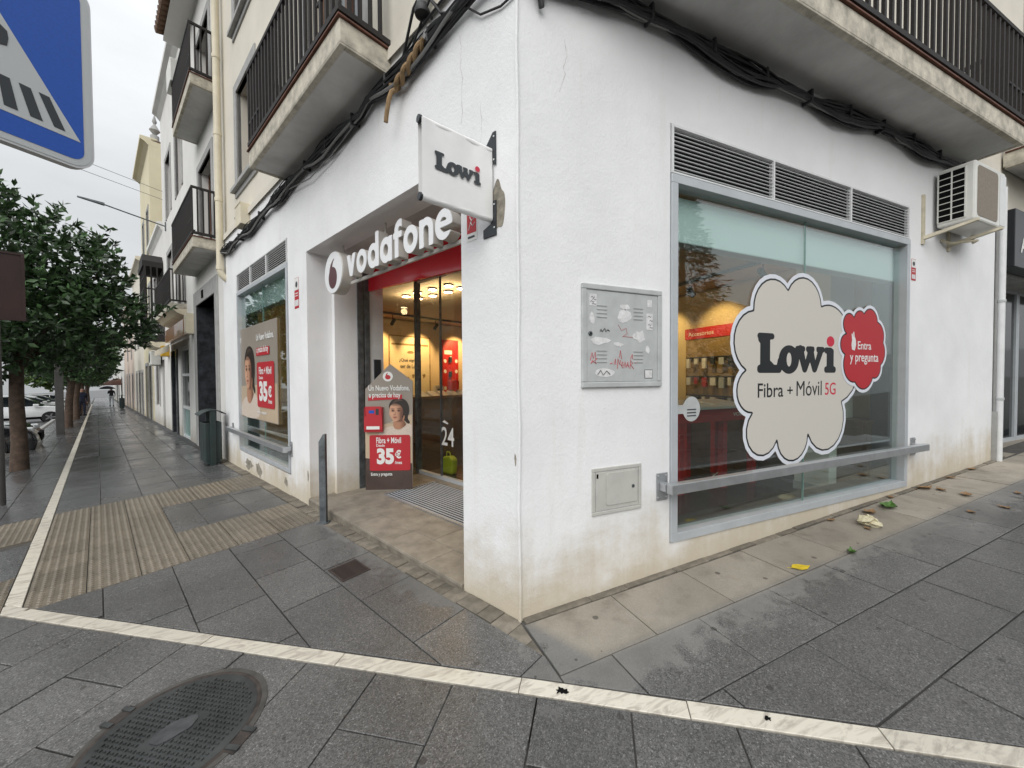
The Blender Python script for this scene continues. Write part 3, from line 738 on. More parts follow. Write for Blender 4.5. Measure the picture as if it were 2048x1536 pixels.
# upper storeys
UH = 10.2
MB().wall(-8.05, 0, 4.34, UH, [(-3.42, -2.02, 4.42, 6.95), (-6.80, -5.75, 5.05, 6.75), (-3.42, -2.02, 7.9, 10.0), (-6.80, -5.75, 7.9, 9.9)], .03, WT+.03).build('upper_wall', 'cream', bld, RA)
MB().wall(0, 7.25, 4.34, UH, [(1.9, 3.1, 4.42, 6.95), (1.9, 3.1, 7.9, 10)], .03, WT+.03).build('upper_wall', 'cream', bld)
sc = MB().prismx([(0, 4.34), (-.035, 4.30), (-.035, 4.40), (.03, 4.46), (.05, 4.34)], -8.05, 0).build('string_course', 'cream', bld, RA)
MB().prismx([(0, 4.34), (-.035, 4.30), (-.035, 4.40), (.03, 4.46), (.05, 4.34)], 0, 7.25).build('string_course', 'cream', bld)
MB().prismx([(.03, 10.2), (-.35, 10.35), (-.42, 10.45), (-.42, 10.55), (.4, 10.55), (.4, 10.2)], -8.05, .2).build('cornice', 'cream', bld, RA)
MB().prismx([(.03, 10.2), (-.35, 10.35), (-.42, 10.45), (-.42, 10.55), (.4, 10.55), (.4, 10.2)], -.2, 7.25).build('cornice', 'cream', bld)
MB().prismz([(-.1, .2), (7.2, .2), (7.2, 7), (-4, 8)], 10.3, 10.4).build('flat_roof', 'concrete', bld)
def opening(x0, x1, z0, z1, rot, sill=False, parent=bld, trim='stonegrey', y=.03):
    """window or balcony door: stone surround, timber leaves, panes"""
    w = MB().frame(x0-.17, x1+.17, z0-(.17 if sill else -.002), z1+.17, .17, y-.025, y+.06) if sill else MB().box(x0-.17, x0, y-.025, y+.06, z0, z1+.17).box(x1, x1+.17, y-.025, y+.06, z0, z1+.17).box(x0, x1, y-.025, y+.06, z1, z1+.17)
    wo = w.build('window', trim, parent, rot, bevel=.006)
    f = MB(); xm = (x0+x1)/2
    for a, b in ((x0, xm-.004), (xm+.004, x1)): f.frame(a, b, z0, z1, .075, y+.18, y+.23); f.box(a+.075, b-.075, y+.19, y+.22, z0+(z1-z0)*.32, z0+(z1-z0)*.32+.07)
    f.build('window_leaf', 'brownwood', wo, rot, bevel=.004)
    MB().box(x0+.05, x1-.05, y+.203, y+.208, z0+.05, z1-.05).build('pane', 'darkpane', wo, rot)
    MB().box(x0+.02, x1-.02, y+.26, y+.27, z0, z1).build('curtain', 'curtain', wo, rot)
    if sill: MB().box(x0-.22, x1+.22, y-.09, y+.10, z0-.075, z0-.002).build('sill', trim, wo, rot, bevel=.008)
    return wo
opening(-3.42, -2.02, 4.42, 6.95, RA); opening(-6.80, -5.75, 5.05, 6.75, RA, True); opening(-3.42, -2.02, 7.9, 10.0, RA); opening(-6.80, -5.75, 7.9, 9.9, RA, True)
opening(1.9, 3.1, 4.42, 6.95, 0)

def balcony(parent, rot, x0, x1, z, off, th=.20, rail=.98, trim=True, step=.122, y=.0):
    b = MB(); b.use(0).box(x0, x1, -off, y+.02, z+.012, z+th); b.use(1).box(x0+.05, x1-.05, -off+.05, y+.02, z, z+.012)
    b.use(0).box(x0, x1, -off, -off+.05, z-.006, z+.012); b.box(x0, x0+.05, -off+.05, y, z-.006, z+.012); b.box(x1-.05, x1, -off+.05, y, z-.006, z+.012)
    bo = b.build('balcony', ['slabedge', 'soffit'], parent, rot, bevel=.008)
    if trim:
        MB().box(x0-.02, x1+.02, -off-.02, -off+.06, z+th, z+th+.018).box(x0-.02, x0+.06, -off+.06, y, z+th, z+th+.018).box(x1-.06, x1+.02, -off+.06, y, z+th, z+th+.018).build('tile_nosing', 'terracotta', bo, rot, bevel=.004)
    zt = z+th+.02; r = MB()
    for zz, h in ((zt+.035, .05), (zt+rail-.04, .045)):
        r.box(x0+.0, x1-.0, -off-.012, -off+.026, zz, zz+h); r.box(x0, x0+.038, -off+.026, y, zz, zz+h); r.box(x1-.038, x1, -off+.026, y, zz, zz+h)
    r.box(x0, x0+.45, -off-.002, -off+.016, zt+.30, zt+.33); r.box(x1-.45, x1, -off-.002, -off+.016, zt+.34, zt+.37)
    r.build('railing', 'iron', bo, rot, bevel=.003)
    proto = None; n = max(2, round((x1-x0)/step))
    spots = [(x0+.02+(x1-x0-.04)*k/n, -off+.007) for k in range(n+1)] + [(xx, -off+off*k/5) for xx in (x0+.019, x1-.019) for k in range(1, 5)]
    for px, py in spots:
        if proto is None: proto = o = MB().box(-.017, .017, -.012, .012, zt+.085, zt+rail-.04).build('baluster', 'iron', bo, rot)
        else: o = proto.copy(); COL.objects.link(o); o.parent = bo
        o.location = (px, py, 0)
    return bo
balcony(bld, RA, -4.09, -1.46, 4.19, .445)
balcony(bld, 0, .55, 6.20, 4.19, .475)

# shop window on B
wB = MB().frame(1.27, 4.88, .265, 3.075, .066, -.014, .10).build('window', 'alu', bld, bevel=.003)
MB().box(1.335, 3.038, .052, .062, .33, 3.01).build('pane', 'glass', wB); MB().box(3.044, 4.815, .052, .062, .33, 3.01).build('pane', 'glass', wB)
MB().box(3.0375, 3.0445, .050, .064, .33, 3.01).build('glass_joint', 'glassedge', wB)
def vent(parent, rot, xs, z0, z1, n):
    f = MB().box(xs[0]-.012, xs[-1]+.012, -.008, .06, z1-.008, z1+.010).box(xs[0]-.012, xs[-1]+.012, -.008, .06, z0-.012, z0)
    for x in xs: f.box(x-.010, x+.010, -.009, .05, z0, z1-.008)
    vo = f.build('vent', 'whitemetal', parent, rot)
    MB().box(xs[0]-.01, xs[-1]+.01, .030, .045, z0-.01, z1).build('dark_backing', 'black', vo, rot)
    for a, b in zip(xs[:-1], xs[1:]):
        proto = None
        for k in range(n):
            z = z0+(z1-z0)*(k+.7)/n
            if proto is None: proto = o = MB().add([(a+.01,0,-.004),(b-.01,0,-.004),(b-.01,.014,-.002),(a+.01,.014,-.002),(a+.01,0,-.0005),(b-.01,0,-.0005),(b-.01,.014,.0015),(a+.01,.014,.0015)],[(0,3,2,1),(4,5,6,7),(0,1,5,4),(2,3,7,6),(1,2,6,5),(3,0,4,7)]).build('slat', 'whitemetal', vo, rot)
            else: o = proto.copy(); COL.objects.link(o); o.parent = vo
            o.location = (0, 0, z)
vent(bld, 0, [1.285, 2.475, 3.69, 4.855], 3.095, 3.435, 11)
# shop window on A
wA = MB().frame(-6.95, -4.195, .225, 3.13, .06, -.012, .10).build('window', 'alu', bld, RA, bevel=.003)
MB().box(-6.89, -5.56, .052, .062, .285, 3.07).build('pane', 'glass', wA, RA); MB().box(-5.55, -4.255, .052, .062, .285, 3.07).build('pane', 'glass', wA, RA)
MB().box(-5.5605, -5.5495, .050, .064, .285, 3.07).build('glass_joint', 'glassedge', wA, RA)
vent(bld, RA, [-6.935, -6.05, -5.15, -4.21], 3.145, 3.455, 10)
# guard rails bolted in front of the shop windows
def guard(x0, x1, z, rot):
    g = MB().box(x0, x1, -.125, -.065, z-.038, z+.038).build('guard_rail', 'alurail', bld, rot, bevel=.006)
    for x in (x0+.02, x1-.06):
        MB().box(x-.055, x+.055, -.008, .0, z-.11, z+.10).box(x-.03, x+.03, -.066, -.008, z-.03, z+.03).build('rail_bracket', 'alurail', g, rot, bevel=.005)
        for a in (-.04, .04):
            for b in (-.085, .078): MB().lathe([(.009, 0), (.009, -.006), (.004, -.008)], 8, (x+a, -.008, z+b), 'y').build('bolt', 'alurail', g, rot)
MB().box(1.266, 4.884, .102, .32, .262, .30).box(1.266, 1.30, .102, .32, .30, 3.09).box(4.85, 4.884, .102, .32, .30, 3.09).build('window_lining', 'bracket', wB)
MB().box(-6.969, -4.181, .102, .32, .202, .24).box(-6.969, -6.93, .102, .32, .24, 3.14).box(-4.22, -4.181, .102, .32, .24, 3.14).build('window_lining', 'bracket', wA, RA)
guard(1.165, 5.08, .715, 0); guard(-7.45, -4.10, .575, RA)

# entrance recess: reveals, lobby, step
MB().box(-3.50, -3.42, WT+.001, .62, -.02, 3.12).build('recess_side', 'stucco', bld, RA)
MB().box(-.54, -.40, WT+.001, 1.62, -.02, 3.12).build('recess_side', 'stucco', bld, RA)
MB().box(-3.50, -.54, WT+.001, 1.7, 3.12, 3.16).build('recess_ceiling', 'soffit', bld, RA)
MB().box(-3.47, -3.405, .60, .68, .02, 3.10).box(-3.47, -3.405, .70, .775, .02, 3.10).build('shutter_track', 'galv', bld, RA, bevel=.004)
MB().box(-3.50, -3.42, .78, .98, .02, 3.12).build('recess_side', 'whitemetal', bld, RA)
ip = MB().box(-3.42, -3.40, .83, .93, 1.35, 1.80).build('intercom', 'bracket', bld, RA, bevel=.005)
MB().box(-3.42, -3.36, .84, .96, 1.05, 1.22).build('door_control', 'cabinet', bld, RA, bevel=.008)
st = MB().box(-3.5, -.54, -.02, 1.75, -.3, .008).build('door_step', 'setts', bld, RA)
for r, (y0, y1) in enumerate(((-.022, .30), (.30, .68), (.68, 1.62))):
    for k in range(5):
        a = -3.5 + .62*k - (.3 if r % 2 else 0); b = a+.62; a, b = max(a, -3.495), min(b, -.545)
        if b-a > .05: MB().box(a+.002, b-.002, y0+.002, y1-.002, .008, .032+.001*random.random()).build('floor_tile', 'stepstone', st, RA, bevel=.003)
# recessed bar mat
mt = MB().box(-2.88, -.60, .69, 1.45, .036, .040).build('entrance_mat', 'black', bld, RA)
for k in range(17):
    y = .70+.0445*k; MB().box(-2.87, -.61, y, y+.015, .040, .047).build('mat_bar', 'alu', mt, RA)
MB().box(-2.90, -2.88, .67, 1.47, .036, .048).box(-2.88, -.60, .67, .69, .036, .048).build('mat_rim', 'alurail', mt, RA)
# glazed doors at the back of the lobby
dr = MB().box(-3.52, -.54, 1.60, 1.66, .033, .085).build('door', 'alu', bld, RA)
MB().box(-3.52, -.54, 1.60, 1.66, 3.02, 3.118).build('head_rail', 'alu', dr, RA)
MB().box(-3.56, -3.50, 1.585, 1.665, .033, 3.118).build('mullion', 'galv', dr, RA)
MB().box(-2.945, -2.933, 1.61, 1.645, .085, 3.02).build('mullion', 'galv', dr, RA)
MB().box(-3.495, -2.947, 1.622, 1.632, .085, 3.02).build('pane', 'doorglass', dr, RA); MB().box(-2.931, -.55, 1.622, 1.632, .085, 3.02).build('pane', 'doorglass', dr, RA)
MB().box(-3.535, -3.525, .98, 1.585, .04, 3.118).build('pane', 'doorglass', dr, RA)
MB().prismz([(-3.41, .76), (-.545, 1.06), (-.545, 1.10), (-3.41, .80)], 2.74, 3.118).build('fascia_panel', 'red', bld, RA)
# downpipe at the party wall
dp = MB().tube([(-7.82, -.085, z) for z in (3.78, 5, 7, 9, 10.2)], .062, 14); dp.tube([(-7.82, -.085, 3.78), (-7.82, -.083, 3.70), (-7.815, -.06, 3.62), (-7.81, -.01, 3.56), (-7.81, .05, 3.53)], .062, 14)
dpo = dp.build('downpipe', 'pipe', bld, RA, smooth=True)
for z in (3.75, 5.1, 6.4, 7.9): MB().lathe([(.066, -.04), (.071, -.035), (.071, .035), (.066, .04)], 14, (-7.82, -.085, z)).build('pipe_collar', 'pipe', dpo, RA, smooth=True)
# knocked-off render beside the banner, and blistered plinth
def blob(cx, cz, rx, rz, seed, n=26, amp=.25):
    rr = random.Random(seed); k = [rr.uniform(-1, 1) for _ in range(8)]
    return [(cx + rx*(1+amp*(k[0]*math.sin(2*t)+k[1]*math.sin(3*t+1)+k[2]*math.sin(5*t)+k[3]*math.sin(9*t)))*math.cos(t),
             cz + rz*(1+amp*(k[4]*math.sin(2*t)+k[5]*math.sin(3*t+2)+k[6]*math.sin(5*t)+k[7]*math.sin(8*t)))*math.sin(t)) for t in (2*math.pi*i/n for i in range(n))]
poly('bare_patch', blob(-.165, 2.665, .058, .155, 21, 40, .13), 'plasterpatch', bld, -.002, .003, RA)
poly('bare_patch', blob(-.03, 1.02, .008, .035, 13), 'plasterpatch', bld, -.0015, .003, RA)
poly('bare_patch', blob(-6.35, .02, .22, .085, 5), 'plasterpatch', bld, -.0015, .003, RA); poly('bare_patch', blob(-5.75, .02, .16, .10, 8), 'plasterpatch', bld, -.0015, .003, RA)
poly('bare_patch', blob(-4.4, .07, .07, .06, 9), 'plasterpatch', bld, -.0015, .003, RA); poly('bare_patch', blob(-3.56, .30, .02, .07, 11), 'plasterpatch', bld, -.0015, .003, RA)
# hairline cracks
def crack(x, z0, z1, rot, seed, w=.0016):
    rr = random.Random(seed); a = []; k = 14; xx = x
    for i in range(k+1):
        xx += rr.uniform(-.014, .014); a.append((xx, z0+(z1-z0)*i/k))
    ww = [w*rr.uniform(.5, 1.6) for _ in a]
    pts = [(p[0]-q, p[1]) for p, q in zip(a, ww)] + [(p[0]+q, p[1]) for p, q in zip(a[::-1], ww[::-1])]
    me = bpy.data.meshes.new('crack'); n = len(a)
    me.from_pydata([(px, -.0012, pz) for px, pz in pts], [], [(i, i+1, 2*n-2-i, 2*n-1-i) for i in range(n-1)]); me.materials.append(M['plasterpatch']); link('crack', me, bld, rot)
crack(-.52, 3.35, 3.98, RA, 1, .0008); crack(-.34, 3.05, 3.4, RA, 2, .0006); crack(.30, 3.4, 3.75, 0, 5, .0007)
# ================================================================ THINGS ON THE CORNER BUILDING
# --- illuminated sign in the entrance
sg = thing('shop_sign', 'white 3D vodafone letters with round logo hanging above the shop entrance', 'sign', PA(1.8, -.1, 2.655), RA)
def sgx(s): return -(s-1.8)
x = sgx(2.60); xe = sgx(.765); tot = sum(GLY[c][1] for c in 'vodafone') + .12*7; k = (xe-x)/tot; zk = .232
for ch in 'vodafone':
    fn, w = GLY[ch]
    me = fill_mesh('letter', contours(fn, -.2, 1.2, -.2, 1.7, .035), .006); fit(me, x, x+w*k, -.008 if ch in 'odaen' else 0, zk*(1.46 if ch in 'df' else 1.02), 0)
    me.materials.clear(); me.materials.append(M['signwhite']); lo = link('letter', me, sg)
    me = fill_mesh('letter_side', contours(fn, -.2, 1.2, -.2, 1.7, .035), .10); fit(me, x+.003, x+w*k-.003, -.005 if ch in 'odaen' else .003, zk*(1.455 if ch in 'df' else 1.015), .006)
    me.materials.clear(); me.materials.append(M['signside']); link('letter_side', me, lo)
    x += (w+.12)*k
rc = sgx(2.95); rz = .122
MB().lathe([(.236, 0), (.243, .008), (.243, .125), (.236, .13)], 40, (rc, 0, rz), 'y').build('roundel', 'signside', sg, smooth=True)
MB().lathe([(.238, -.004), (.238, .0)], 40, (rc, 0, rz), 'y').build('roundel_face', 'signwhite', sg)
shape('logo_mark', lambda X, Z: mn(sell(X, Z, 0, -.04, .112, .125), mx_(mx_(sell(X, Z, .10, .02, .19, .165), -sell(X, Z, .155, .085, .165, .115)), mx_(-Z-.02, X-.09))), 'signmark', sg, (-.3, .4, -.3, .4), .008, -.006, loc=(rc-.01, 0, rz-.02))
MB().box(sgx(2.75), sgx(.74), .108, .13, -.03, .005).build('carrier_bar', 'signside', sg, bevel=.003)
for s_ in (2.95, 1.98, .95): MB().tube([(sgx(s_), .122, -.02), (sgx(s_), .122, .464)], .011, 8).build('hanger_rod', 'signside', sg)

# --- hanging banner
BA = R(16.4)
bn = thing('hanging_banner', 'white vinyl Lowi banner on two rods projecting from the corner wall', 'banner', PA(.225, 0, 2.56), BA)
# local x runs from the free end (-.52) to the wall (0)
fb = MB(); NX, NZ = 26, 34
def ban_y(x, z):
    edge = 1 if z < .40 else max(0, 1-(z-.40)/.1)
    return -.0215 - .003*math.sin(x*9) * (z/.5) - (.005*math.sin(x*38+2*math.sin(x*9)) * max(0, (z-.30)/.2)**1.5)
V = []
for j in range(NZ+1):
    z = .03 + .44*j/NZ
    for i in range(NX+1): x = -.515+.505*i/NX; V.append((x + .006*math.sin(z*6.28*1.0)*(1 if x > -.25 else -1)*0, ban_y(x, z)*(1 if .06 < z < .44 else 1), z))
fb.add(V, [(j*(NX+1)+i, j*(NX+1)+i+1, (j+1)*(NX+1)+i+1, (j+1)*(NX+1)+i) for j in range(NZ) for i in range(NX)])
fo = fb.build('banner_cloth', 'vinyl', bn, smooth='all')
for zc in (.03, .47):
    P_ = [(-.515+.505*i/NX) for i in range(NX+1)]
    t = MB(); V = []
    for i, x in enumerate(P_):
        for q in range(14): a = 2*math.pi*q/14; V.append((x, -.0005+.0215*math.cos(a)+.001*math.sin(x*40+q), zc+.0215*math.sin(a)))
    t.add(V, [(i*14+q, i*14+(q+1) % 14, (i+1)*14+(q+1) % 14, (i+1)*14+q) for i in range(NX) for q in range(14)]); t.build('banner_pocket', 'vinyl', bn, smooth='all')
    MB().lathe([(.022, -.525), (.0235, -.520), (.0235, -.508), (.019, -.506), (.019, .0), (.015, .01)], 16, (0, 0, zc), 'x').build('banner_rod', 'bracket', bn, smooth=True)
bv = MB(); V = [(x, .0205, z) for x in (-.515, -.01) for z in (.03, .47)]; bv.quad(V[0], V[1], V[3], V[2]); bv.build('banner_back', 'vinyl', bn)
me = fill_mesh('lettering', contours(lowi, -.1, 3.2, -.1, 1.15, .025), .0006); fit(me, -.435, -.108, .205, .312, -.0285); me.materials.clear(); me.materials.append(M['greyprint']); link('lettering', me, bn)
poly('letter_dot', ell(-.133, .305, .018, .0165), 'redtext', bn, -.0285)
for zc, up in ((.47, 1), (.03, -1)):
    br = MB().box(.0, .008, -.03, .05, zc-.11+(.02 if up > 0 else -.02), zc+.11+(.02 if up > 0 else -.02))
    br.prism([(-.05, zc+.02*up), (.004, zc+.02*up), (.004, zc+.10*up), ], -.004, .004)
    bro = MB(); a_ = RA-BA
    bro.prism([(-.035, zc-.03), (.045, zc-.10), (.045, zc+.12), (.02, zc+.12), (-.045, zc+.05)] if up > 0 else [(-.075, zc-.11), (.045, zc-.11), (.045, zc+.115), (-.005, zc+.115), (-.005, zc-.03), (-.075, zc-.055)], -.010, -.002)
    bo_ = bro.build('bracket', 'bracket', bn, loc=(.0, 0, 0)); bo_.rotation_euler = (0, 0, a_)
    for (bx, bz) in ((.03, zc+.09), (.03, zc-.06)): 
        o_ = MB().lathe([(.006, -.010), (.006, -.0125), (.003, -.014)], 8, (bx, 0, bz), 'y').build('screw', 'whitemetal', bn); o_.rotation_euler = (0, 0, a_)

# --- air conditioner on wall B
ac = thing('air_conditioner', 'off-white air conditioner on cream brackets high on the side wall', 'air conditioner', (5.42, 0, 3.27), 0)
MB().box(0, .83, -.335, -.035, 0, .66).build('casing', 'acwhite', ac, bevel=.02)
gf = MB().box(-.006, -.0005, -.26, -.045, .05, .62).build('coil_recess', 'black', ac)
gm = MB()
for y in (-.262, -.156, -.048): gm.box(-.012, -.0008, y-.006, y+.006, .05, .62)
for q in range(9): gm.box(-.011, -.0009, -.262, -.048, .047+.0705*q, .055+.0705*q)
gm.build('side_grille', 'acwhite', ac)
MB().prism(rrect(.045, .60, .05, .61, .05), -.338, -.3352).build('front_panel', 'acpanel', ac)
MB().box(.66, .832, -.339, -.3355, .03, .62).build('service_cover', 'whitemetal', ac, bevel=.004)
for x in (-.25, .40):
    MB().box(x-.022, x+.022, -.022, 0, -.21, .36).build('wall_bracket', 'accream', ac, bevel=.003)
    MB().add([(x-.02,-.022,-.16),(x+.02,-.022,-.16),(x+.25,-.37,-.03),(x+.21,-.37,-.03),(x-.02,-.022,-.12),(x+.02,-.022,-.12),(x+.25,-.37,-.002),(x+.21,-.37,-.002)],[(0,3,2,1),(4,5,6,7),(0,1,5,4),(1,2,6,5),(2,3,7,6),(3,0,4,7)]).build('bracket_arm', 'accream', ac)
MB().tube([(.75, -.10, -.0), (.72, -.12, -.10), (.55, -.2, -.12), (.3, -.05, -.14), (.2, -.01, -.10)], .014, 8).build('drain_hose', 'accream', ac, smooth=True)

# --- cable bundles
def cable_run(name, label, rot, x0, x1, zf, n, seed, extra=()):
    t = thing(name, label, 'cable bundle', (0, 0, 0), rot); rr = random.Random(seed)
    for c in range(n):
        r = rr.choice((.006, .008, .009, .013)); oz, oy, ph = rr.uniform(-.105, .08), rr.uniform(0, .055), rr.uniform(0, 6)
        k = max(8, int(abs(x1-x0)*7)); P_ = []
        for i in range(k+1):
            x = x0+(x1-x0)*i/k; w = .55+.45*math.sin(x*4.1)
            P_.append((x, -.018-r-oy+.006*math.sin(x*7+ph), zf(x)+oz*w*1.0+.016*math.sin(x*3.3+ph)+.008*math.sin(x*8.7+2*ph)))
        MB().tube(P_, r, 6).build('cable', 'cablegrey' if c % 7 == 3 else 'cable', t, smooth=True)
    for P_, r, m in extra: MB().tube(P_, r, 8).build('cable', m, t, smooth=True)
    for i in range(int(abs(x1-x0)/.62)):
        x = x0+(x1-x0)*(i+.6)/(abs(x1-x0)/.62)
        MB().box(x-.012, x+.012, -.095, -.004, zf(x)-.05, zf(x)+.065).build('cable_clip', 'cable', t, bevel=.01)
    return t
zA = lambda x: 4.055 + .035*math.sin(x*1.3) + (.06 if x > -1.8 else 0)*1 + (-.02 if x < -3 else 0)
cable_run('cable_bundle', 'thick bundle of black cables sagging along the entrance wall under the balcony', RA, -8.0, -.02, zA, 24, 3, extra=(
    ([(-1.35, -.05, 4.12), (-1.0, -.07, 4.2), (-.6, -.09, 4.22), (-.3, -.08, 4.15), (-.05, -.06, 4.02), (.0, -.04, 3.95)], .009, 'cable'),
    ([(-.75, -.03, 4.30), (-.7, -.12, 4.24), (-.62, -.10, 4.12), (-.55, -.06, 4.1)], .010, 'cable'),
    ([(-1.2, -.06, 4.10), (-.9, -.14, 4.30), (-.7, -.10, 4.5), (-.5, -.05, 4.7)], .011, 'cable'),
    ([(-1.1, -.06, 4.10), (-.8, -.10, 4.26), (-.55, -.12, 4.42), (-.3, -.05, 4.6)], .009, 'cable'),
    ([(-.45, -.05, 4.1), (-.3, -.02, 3.96), (-.12, -.015, 3.90), (-.01, -.015, 3.90)], .007, 'cable'),
    ([(-3.9, -.06, 4.0), (-3.2, -.05, 3.90), (-2.6, -.05, 3.93), (-2.0, -.05, 4.02)], .006, 'cablegrey')))
zB = lambda x: 4.075 + .03*math.sin(x*1.9) + (.03 if x > 4.5 else 0)
cable_run('cable_bundle', 'thick bundle of black cables running above the big shop window', 0, .02, 7.1, zB, 22, 5, extra=(
    ([(.10, -.03, 4.05), (.13, -.05, 3.95), (.16, -.03, 3.86)], .018, 'cable'), ([(.16, -.03, 4.05), (.17, -.05, 3.98), (.18, -.03, 3.93)], .014, 'cable')))
ins = thing('cable_insulator', 'black cup insulator with grey conduit stub among the cables near the corner', 'insulator', PA(.83, 0, 4.22), RA)
MB().lathe([(.02, .0), (.055, .01), (.06, .03), (.04, .09), (.03, .1)], 16, (0, -.11, .0)).build('cup', 'cable', ins, smooth=True)
MB().tube([(0, -.11, .08), (.03, -.10, .2), (.06, -.06, .34), (.07, .02, .40)], .042, 12).build('conduit', 'cablegrey', ins, smooth=True)
MB().tube([(0, -.11, .05), (.0, -.02, .05)], .012, 8).build('stem', 'cable', ins)
# twisted tan sleeve
tw = thing('twisted_hose', 'tan twisted hose end dangling from the cables beside the balcony', 'hose', PA(1.1, 0, 3.98), RA)
def helix(ph, r, n=26): return [(.26 - .42*i/n, -.075 + r*math.cos(i*.55+ph), .10 - .13*i/n + r*math.sin(i*.55+ph)) for i in range(n+1)]
MB().tube(helix(0, .022), .021, 8).build('strand', 'tan', tw, smooth=True)
MB().tube(helix(3.1, .022) + [(-.19, -.10, -.07), (-.20, -.12, -.14), (-.235, -.12, -.24), (-.25, -.12, -.30)], .019, 8).build('strand', 'tan', tw, smooth=True)
MB().tube([(-.16, -.05, -.02), (-.22, -.05, .0), (-.26, -.06, .05)], .024, 8).build('hose_end', 'tan', tw, smooth=True)
MB().tube([(.25, -.075, .10), (.28, -.07, .14), (.29, -.05, .19)], .030, 8).build('foil_wrap', 'cablegrey', tw, smooth=True)
# junction box by the downpipe
jb = thing('junction_box', 'beige electrical junction box beside the downpipe above the cables', 'junction box', PA(6.15, 0, 4.12), RA)
MB().box(-.16, .18, -.14, 0, 0, .36).build('case', 'pipe', jb, bevel=.008); MB().box(-.165, .185, -.147, -.141, .33, .365).build('lid_edge', 'pipe', jb)
MB().lathe([(.035, 0), (.04, .01), (.04, .09), (.03, .10)], 12, (-.26, -.09, .2), 'x').build('floodlight', 'bracket', jb)

# --- meter cabinets on wall B
mc = thing('meter_cabinet', 'grey metal meter cabinet covered in torn stickers and red graffiti', 'cabinet', (.815, 0, 1.47), 0)
MB().frame(-.352, .352, 0, .708, .038, -.022, .0).build('cabinet_frame', 'cabinet', mc, bevel=.006)
MB().box(-.313, .313, -.014, -.001, .039, .669).build('cabinet_door', 'cabinet', mc, bevel=.004)
for cx in (-.19, .13):
    for cz in (.49, .18):
        for q in range(4): MB().add([(cx-.042,-.0142,cz+.026*q),(cx+.042,-.0142,cz+.026*q),(cx+.042,-.019,cz+.026*q-.002),(cx-.042,-.019,cz+.026*q-.002),(cx-.042,-.0142,cz+.026*q-.012),(cx+.042,-.0142,cz+.026*q-.012)],[(0,1,2,3),(3,2,5,4),(0,3,4),(1,5,2)]).build('louvre', 'cabinet', mc)
MB().lathe([(.016, -.0145), (.016, -.020), (.012, -.022)], 14, (-.285, 0, .37), 'y').build('lock', 'galv', mc); MB().lathe([(.006, -.0222), (.006, -.0232)], 8, (-.285, 0, .37), 'y').build('keyhole', 'black', mc)
def stick(x0, x1, z0, z1, m='sticker', seed=0, amp=.12, y=-.0155): return poly('sticker', blob((x0+x1)/2, (z0+z1)/2, (x1-x0)/2*1.1, (z1-z0)/2*1.1, seed, 18, amp), m, mc, y, .0006)
poly('sticker', rrect(-.292, -.232, .56, .64, .004), 'sticker', mc, -.0155, .0006); poly('sticker', rrect(.215, .257, .58, .635, .004), 'sticker', mc, -.0155, .0006)
poly('sticker', rrect(.205, .265, .415, .535, .004), 'sticker', mc, -.0155, .0006); stick(-.05, .06, .46, .545, seed=2); stick(-.03, .05, .55, .585, seed=3)
stick(-.29, -.25, .44, .51, seed=4); stick(-.275, -.13, .30, .345, seed=5, amp=.2); stick(-.24, -.09, .075, .13, seed=6, amp=.06); stick(.09, .19, .33, .40, seed=7, amp=.3); stick(-.09, -.01, .29, .315, seed=8, amp=.2); stick(.2, .235, .245, .295, seed=9)
poly('sticker', rrect(.19, .265, .06, .125, .003), 'blackprint', mc, -.0155, .0006); poly('sticker', rrect(.194, .261, .064, .121, .002), 'sticker', mc, -.0165, .0006)
def scrawl(parent, pts, r, m, y, nm='scrawl'):
    MB().tube([(x_, y, z_) for x_, z_ in pts], r, 4).build(nm, m, parent)
for k_, (x_, z_) in enumerate(((-.28, .615), (-.27, .60), (-.285, .585), (-.27, .57), (.22, .51), (.235, .48), (.22, .45), (.235, .43))): scrawl(mc, [(x_, z_), (x_+.012, z_+.008), (x_+.02, z_-.002), (x_+.032, z_+.004)], .0016, 'blackprint', -.0165)
scrawl(mc, [(-.205, .385), (-.198, .403), (-.188, .386), (-.18, .395), (-.165, .41), (-.158, .387), (-.14, .402), (-.125, .392)], .0028, 'blackprint', -.0165)
scrawl(mc, [(-.225, .09), (-.2, .12), (-.18, .085), (-.15, .115), (-.12, .09)], .003, 'blackprint', -.0165)
ST = [[(-.085, .16), (-.075, .20), (-.07, .16)], [(-.055, .13), (-.052, .2), (-.035, .16), (-.03, .19)], [(-.025, .155), (-.005, .155), (-.01, .18), (-.025, .16), (-.01, .135)], [(.0, .135), (.01, .18), (.02, .14)], [(.02, .14), (.035, .18), (.045, .14), (.032, .16)], [(.055, .13), (.06, .19), (.08, .17), (.06, .16), (.09, .13)], [(-.04, .21), (-.03, .26), (-.02, .20)], [(.06, .20), (.075, .235), (.08, .20)], [(-.10, .17), (-.12, .165)], [(.10, .17), (.125, .18)]]
for s_ in ST: scrawl(mc, s_, .0028, 'graffiti', -.0152, 'graffiti_stroke')
for s_ in ([(-.285, .19), (-.27, .24), (-.262, .20), (-.245, .245), (-.24, .195), (-.225, .205), (-.25, .185), (-.235, .165), (-.262, .18), (-.28, .165), (-.265, .19)],): scrawl(mc, s_, .003, 'graffiti', -.0152, 'graffiti_stroke')
scrawl(mc, [(-.05, .44), (-.02, .40), (.02, .42), (.03, .38), (-.01, .36), (.08, .355)], .0016, 'graffiti', -.0152, 'graffiti_stroke')
